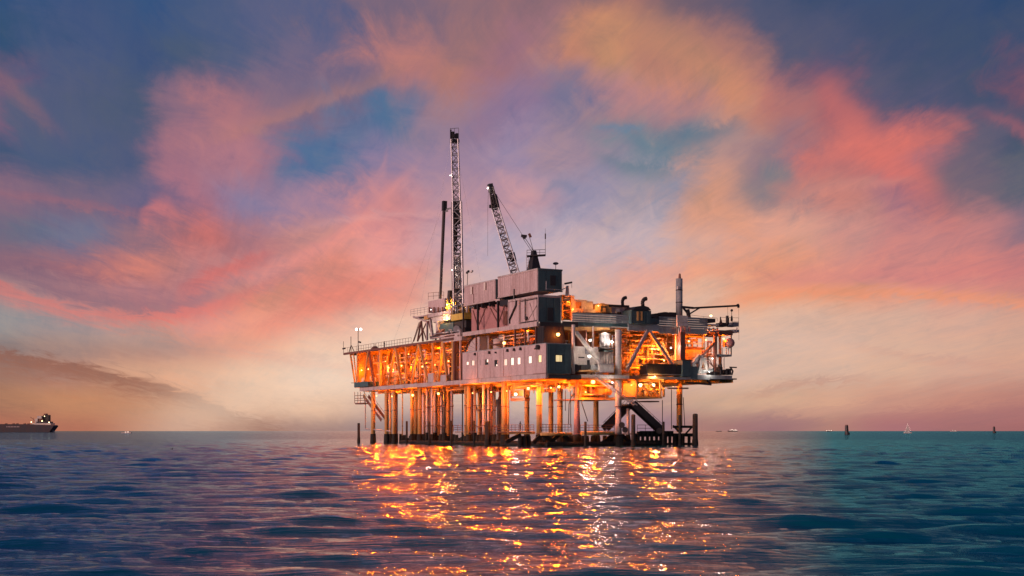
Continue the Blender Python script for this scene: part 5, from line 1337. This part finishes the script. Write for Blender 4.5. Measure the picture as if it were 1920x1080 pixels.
lamp(ll(990.5, 728, 1), E * 2.3, ORANGE, 'bright lamp under the deck left of the pale legs', .22)
lamp(Q(1048, 725, 1.5), E * 2.1, ORANGE, 'bright lamp under the near deck corner', .22)
lamp(Q(1033, 727, 6), E * 2.1, ORANGE, 'lamp under the deck above the back legs', .14)
lamp(Q(1112, 716, 1.6), E * 2.9, ORANGE, 'large glowing lamp beneath the white girder', .34)
lamp(Q(1098, 735, 1.8), E * 1.3, ORANGE, 'lamp among the red pumps under the deck', .12)
lamp(Q(1140, 724, 3.0), E * 1.6, ORANGE, 'lamp under the stair flight beside the white leg', .12)
lamp(Q(1184, 722, 1.5), E * 0.59, ORANGE, 'lamp at the left of the hanging truss box', .12)
lamp(Q(1201, 722, 1.6), E * 0.69, WARM, 'big warm lamp at the upper left of the hanging truss box', .3)
lamp(Q(1225, 722, 1.6), E * 0.59, WARM, 'big warm lamp at the upper right of the hanging truss box', .28)
lamp(Q(1228, 705.5, -.5), E * 0.31, WARM, 'warm lamp lighting the base of the long black container', .12)
lamp(Q(1262, 724, 1.0), E * 3.2, ORANGE, 'lamp beside the right orange leg under the deck', .12)
lamp(onmast(858, 572) + Vector((-2.2, 0, 0)), E * .35, WARM, 'warm lamp at the foot of the derrick', .12)
lamp(onmast(862, 600) + Vector((-3.2, 0, 0)), E * .3, WARM, 'warm lamp under the drill floor edge', .1)
lamp(onmast(840, 582) + Vector((-3.5, 0, 0)), E * .12, WHITE, 'white lamp on the drill floor left of the derrick foot', .1)
lamp(onmast(862, 512) + Vector((-1.5, 0, .5)), E * .12, WHITE, 'white lamp halfway up the lower derrick', .14)
lamp(onmast(857, 330) + Vector((-1.4, 0, 0)), E * .05, WHITE, 'small white lamp in the upper derrick', .1)
lamp(cp(914.5, 353, -1), E * .05, WHITE, 'small white lamp at the tip of the crane boom', .14)
lamp(Q(1064, 566, 5.6), E * .35, ORANGE, 'orange lamp inside the stair tower', .14)
lamp(Q(1074, 580, 3.6), E * .45, ORANGE, 'orange lamp at the foot of the cream deckhouse', .12)
lamp(Q(1333, 592, 3), E * .02, WARM, 'single small lamp above the right louvred parapet', .2)
lamp(Q(1122, 573, 3.6), E * .14, WARM, 'small added warm lamp brightening the roof houses before the cream lifeboat', .1)  # added to brighten the cream deckhouse and its neighbours
lamp(Q(1148, 717, -1.0), E * .14, WHITE, 'added white lamp brightening the white girder and the white leg', .13)  # added only to light the girder and upper part of the white leg
lamp(Q(1330, 697, -.3), E * .15, WHITE, 'white lamp at the far right lower deck edge', .1)
fp = thing('twin_floodlight', 'tall thin pole with two white floodlights on the left roof corner', 'floodlight', L(671.5, 660, .6))
MB().tube(L(671.5, 660, .6), L(671.5, 616, .6), .08, n=5).put('pole', M['dark'], fp); MB().tube(L(667, 617, .6), L(678, 617, .6), .06, n=5).put('cross_arm', M['dark'], fp)
MB().beam(L(673, 641, .6), L(676, 642, .6), .3).put('side_box', M['dark'], fp)
for px in (668.5, 676.5): MB().ball(L(px, 617.5, .4), .28, 8, 6).put('floodlight', BULB[WHITE], fp)

# ------------------------------------------------------------------ far vessels, buoys, birds (world frame)
def wthing(name, label, cat, px, d, group=None):
    return thing(name, label, cat, ((px - CX) / F_PX * d, d, 0), group, world_frame=0)
d_ = 2600.0; s_ = d_ / F_PX
sh = wthing('tanker_ship', 'long dark hulled tanker with pale superstructure at the left frame edge', 'ship', 0, d_)
BASE[sh.name] = Vector((0, 0, 0))
hz = lambda y: CAM_Z + (HORIZON - y) * s_
hull = [(-160 * s_, 0), (97 * s_, 0), (99 * s_, 3.5), (105 * s_, hz(799)), (103 * s_, hz(797)), (70 * s_, hz(796.5)), (66 * s_, hz(795.5)), (0, hz(795)), (-160 * s_, hz(794))]
MB().prism(hull, 'u', -14, 14).put('hull', M['hull'], sh)
def sbx(x0, x1, y0, y1, w, name, mat, dd=0): return MB().box(x0 * s_, x1 * s_, -w + dd, w + dd, hz(y1), hz(y0)).put(name, M[mat], sh)
sbx(64, 99, 793.5, 796.4, 12, 'deckhouse', 'shipwhite'); sbx(69, 74, 785, 793.4, 10, 'deckhouse', 'shipwhite'); sbx(73, 81, 780, 784.9, 10, 'wheelhouse', 'shipwhite'); sbx(74.2, 83, 785, 793.4, 9, 'deckhouse', 'oxide')
sbx(83.2, 93, 778, 793.4, 6, 'funnel', 'dark'); sbx(84, 88, 775.5, 778, 5, 'funnel_top', 'oxide'); sbx(72, 98, 790.5, 793.3, 8, 'accommodation_tier', 'hull', -3)
MB().beam((57 * s_, 0, hz(782)), (66 * s_, 0, hz(789)), .7).beam((63 * s_, 0, hz(783)), (63 * s_, 0, hz(796)), .5).put('deck_crane', M['oxide'], sh)
for x in (10, 24, 31, 45, 52): MB().box(x * s_, (x + 3) * s_, -3, 3, hz(795.4), hz(793.8)).put('deck_fitting', M['oxide'], sh)
for x, y in ((84, 789.5), (97, 792), (64, 791.5), (88.5, 780.5)): MB().ball((x * s_, -15, hz(y)), 1.0 if x != 88.5 else .7, 8, 6).put('navigation_light', BULB[WARM], sh)
for i in range(9): MB().box((17 + i * 2.8) * s_, (18.6 + i * 2.8) * s_, -14.2, -14.02, hz(801.2), hz(799.2)).put('hull_mark', M['fascia'], sh)
MB().ball((102 * s_, -6, 1.0), 3.2, 8, 4, .6, 0).put('stern_wash', M['shipwhite'], sh)

def small_boat(name, label, px, d, L_, lights, cat='boat', hullm='hull'):
    t = wthing(name, label, cat, px, d)
    MB().prism([(-L_ / 2, 0), (L_ / 2 * .9, 0), (L_ / 2, L_ * .1), (-L_ / 2 * 1.03, L_ * .1)], 'u', -L_ * .12, L_ * .12).put('hull', M[hullm], t)
    MB().box(-L_ * .15, L_ * .28, -L_ * .08, L_ * .08, L_ * .1, L_ * .2).put('cabin', M['shipwhite'], t)
    for x, z, r in lights: MB().ball((x * L_, -L_ * .13, z * L_), r * .6, 7, 5).put('navigation_light', FAINT, t)
    return t
small_boat('motor_boat', 'small white motor boat on the horizon right of the tanker', 237, 1500, 11, [(.2, .12, .5), (-.05, .1, .4)], hullm='shipwhite')
small_boat('cargo_ship', 'distant ship showing white deck lights just right of the platform', 1374, 5200, 36, [(-.3, .16, 1.6), (-.1, .2, 2.0), (.1, .14, 1.8), (.28, .16, 1.8), (.4, .12, 1.4)], 'ship')
small_boat('patrol_boat', 'distant dark boat left of the ship with white deck lights', 1348, 5200, 22, [], 'ship')
small_boat('cargo_ship', 'distant ship with small lights left of the nearer dark buoy', 1554, 5600, 27, [(-.35, .14, 1.6), (-.1, .18, 1.2), (.15, .14, 1.4), (.36, .16, 1.5)], 'ship')
small_boat('cargo_ship', 'faint pale ship low on the horizon between sail and far buoy', 1788, 6000, 30, [(-.2, .12, .7), (.2, .12, .7)], 'ship', 'shipwhite')
ys = wthing('sailboat', 'sailboat outlined in warm lights on the right horizon', 'sailboat', 1702, 1500)
MB().prism([(-4, 0), (3.6, 0), (4.4, 1.1), (-4.2, 1.1)], 'u', -1.2, 1.2).put('hull', M['shipwhite'], ys)
MB().tube((0, 0, 1), (0, 0, 10), .09, n=5).put('mast', M['shipwhite'], ys)
MB().prism([(-3.0, 1.8), (2.6, 1.8), (-.1, 8.6)], 'u', -.05, .05).put('sail', M['shipwhite'], ys)
for a, b in (((0, 0, 9.6), (-3.6, 0, 1.4)), ((0, 0, 9.6), (3.8, 0, 1.4)), ((-3.6, 0, 1.4), (3.8, 0, 1.4))):
    for k in range(5):
        p = Vector(a).lerp(Vector(b), k / 5); MB().ball(p, .15, 6, 4).put('string_light', FAINT, ys)

def buoy(label, px, yt, yb, w, d):
    t = wthing('channel_buoy', label, 'buoy', px, d); s = d / F_PX; h = (yb - yt) * s; r = w / 2 * s
    MB().tube((0, 0, -1), (0, 0, h * .22), r * 1.0, r * .95, n=14).put('float', M['black'], t)
    MB().tube((-.15 * r, 0, h * .22), (-.25 * r, 0, h * .92), r * .72, r * .62, n=10).put('tower', M['black'], t)
    MB().tube((-.25 * r, 0, h * .92), (-.25 * r, 0, h), r * .5, n=8).put('lantern', M['oxide'], t)
buoy('larger dark channel buoy right of the platform', 1588.5, 796.5, 815, 10, 930)
buoy('smaller dark channel buoy near the right frame edge', 1864.5, 799.5, 812, 6.5, 1600)
for px, py, s, lab in ((1151, 890, 9, 'small dark seabird floating in the glittering reflection'), (322, 843, 5, 'tiny dark seabird floating on the blue water at left')):
    dd = 2.5 * F_PX / (py - HORIZON); t = wthing('seabird', lab, 'bird', px, dd); q = dd / F_PX * s
    MB().ball((0, 0, .1 * q), .42 * q, 10, 6, .55).ball((.28 * q, 0, .55 * q), .17 * q, 8, 5).tube((.2 * q, 0, .2 * q), (.28 * q, 0, .5 * q), .13 * q, .1 * q, n=7).tube((.4 * q, 0, .55 * q), (.6 * q, 0, .5 * q), .05 * q, .02 * q, n=5).tube((-.3 * q, 0, .15 * q), (-.55 * q, 0, .25 * q), .14 * q, .05 * q, n=6).put('body', M['black'], t, smooth=True)
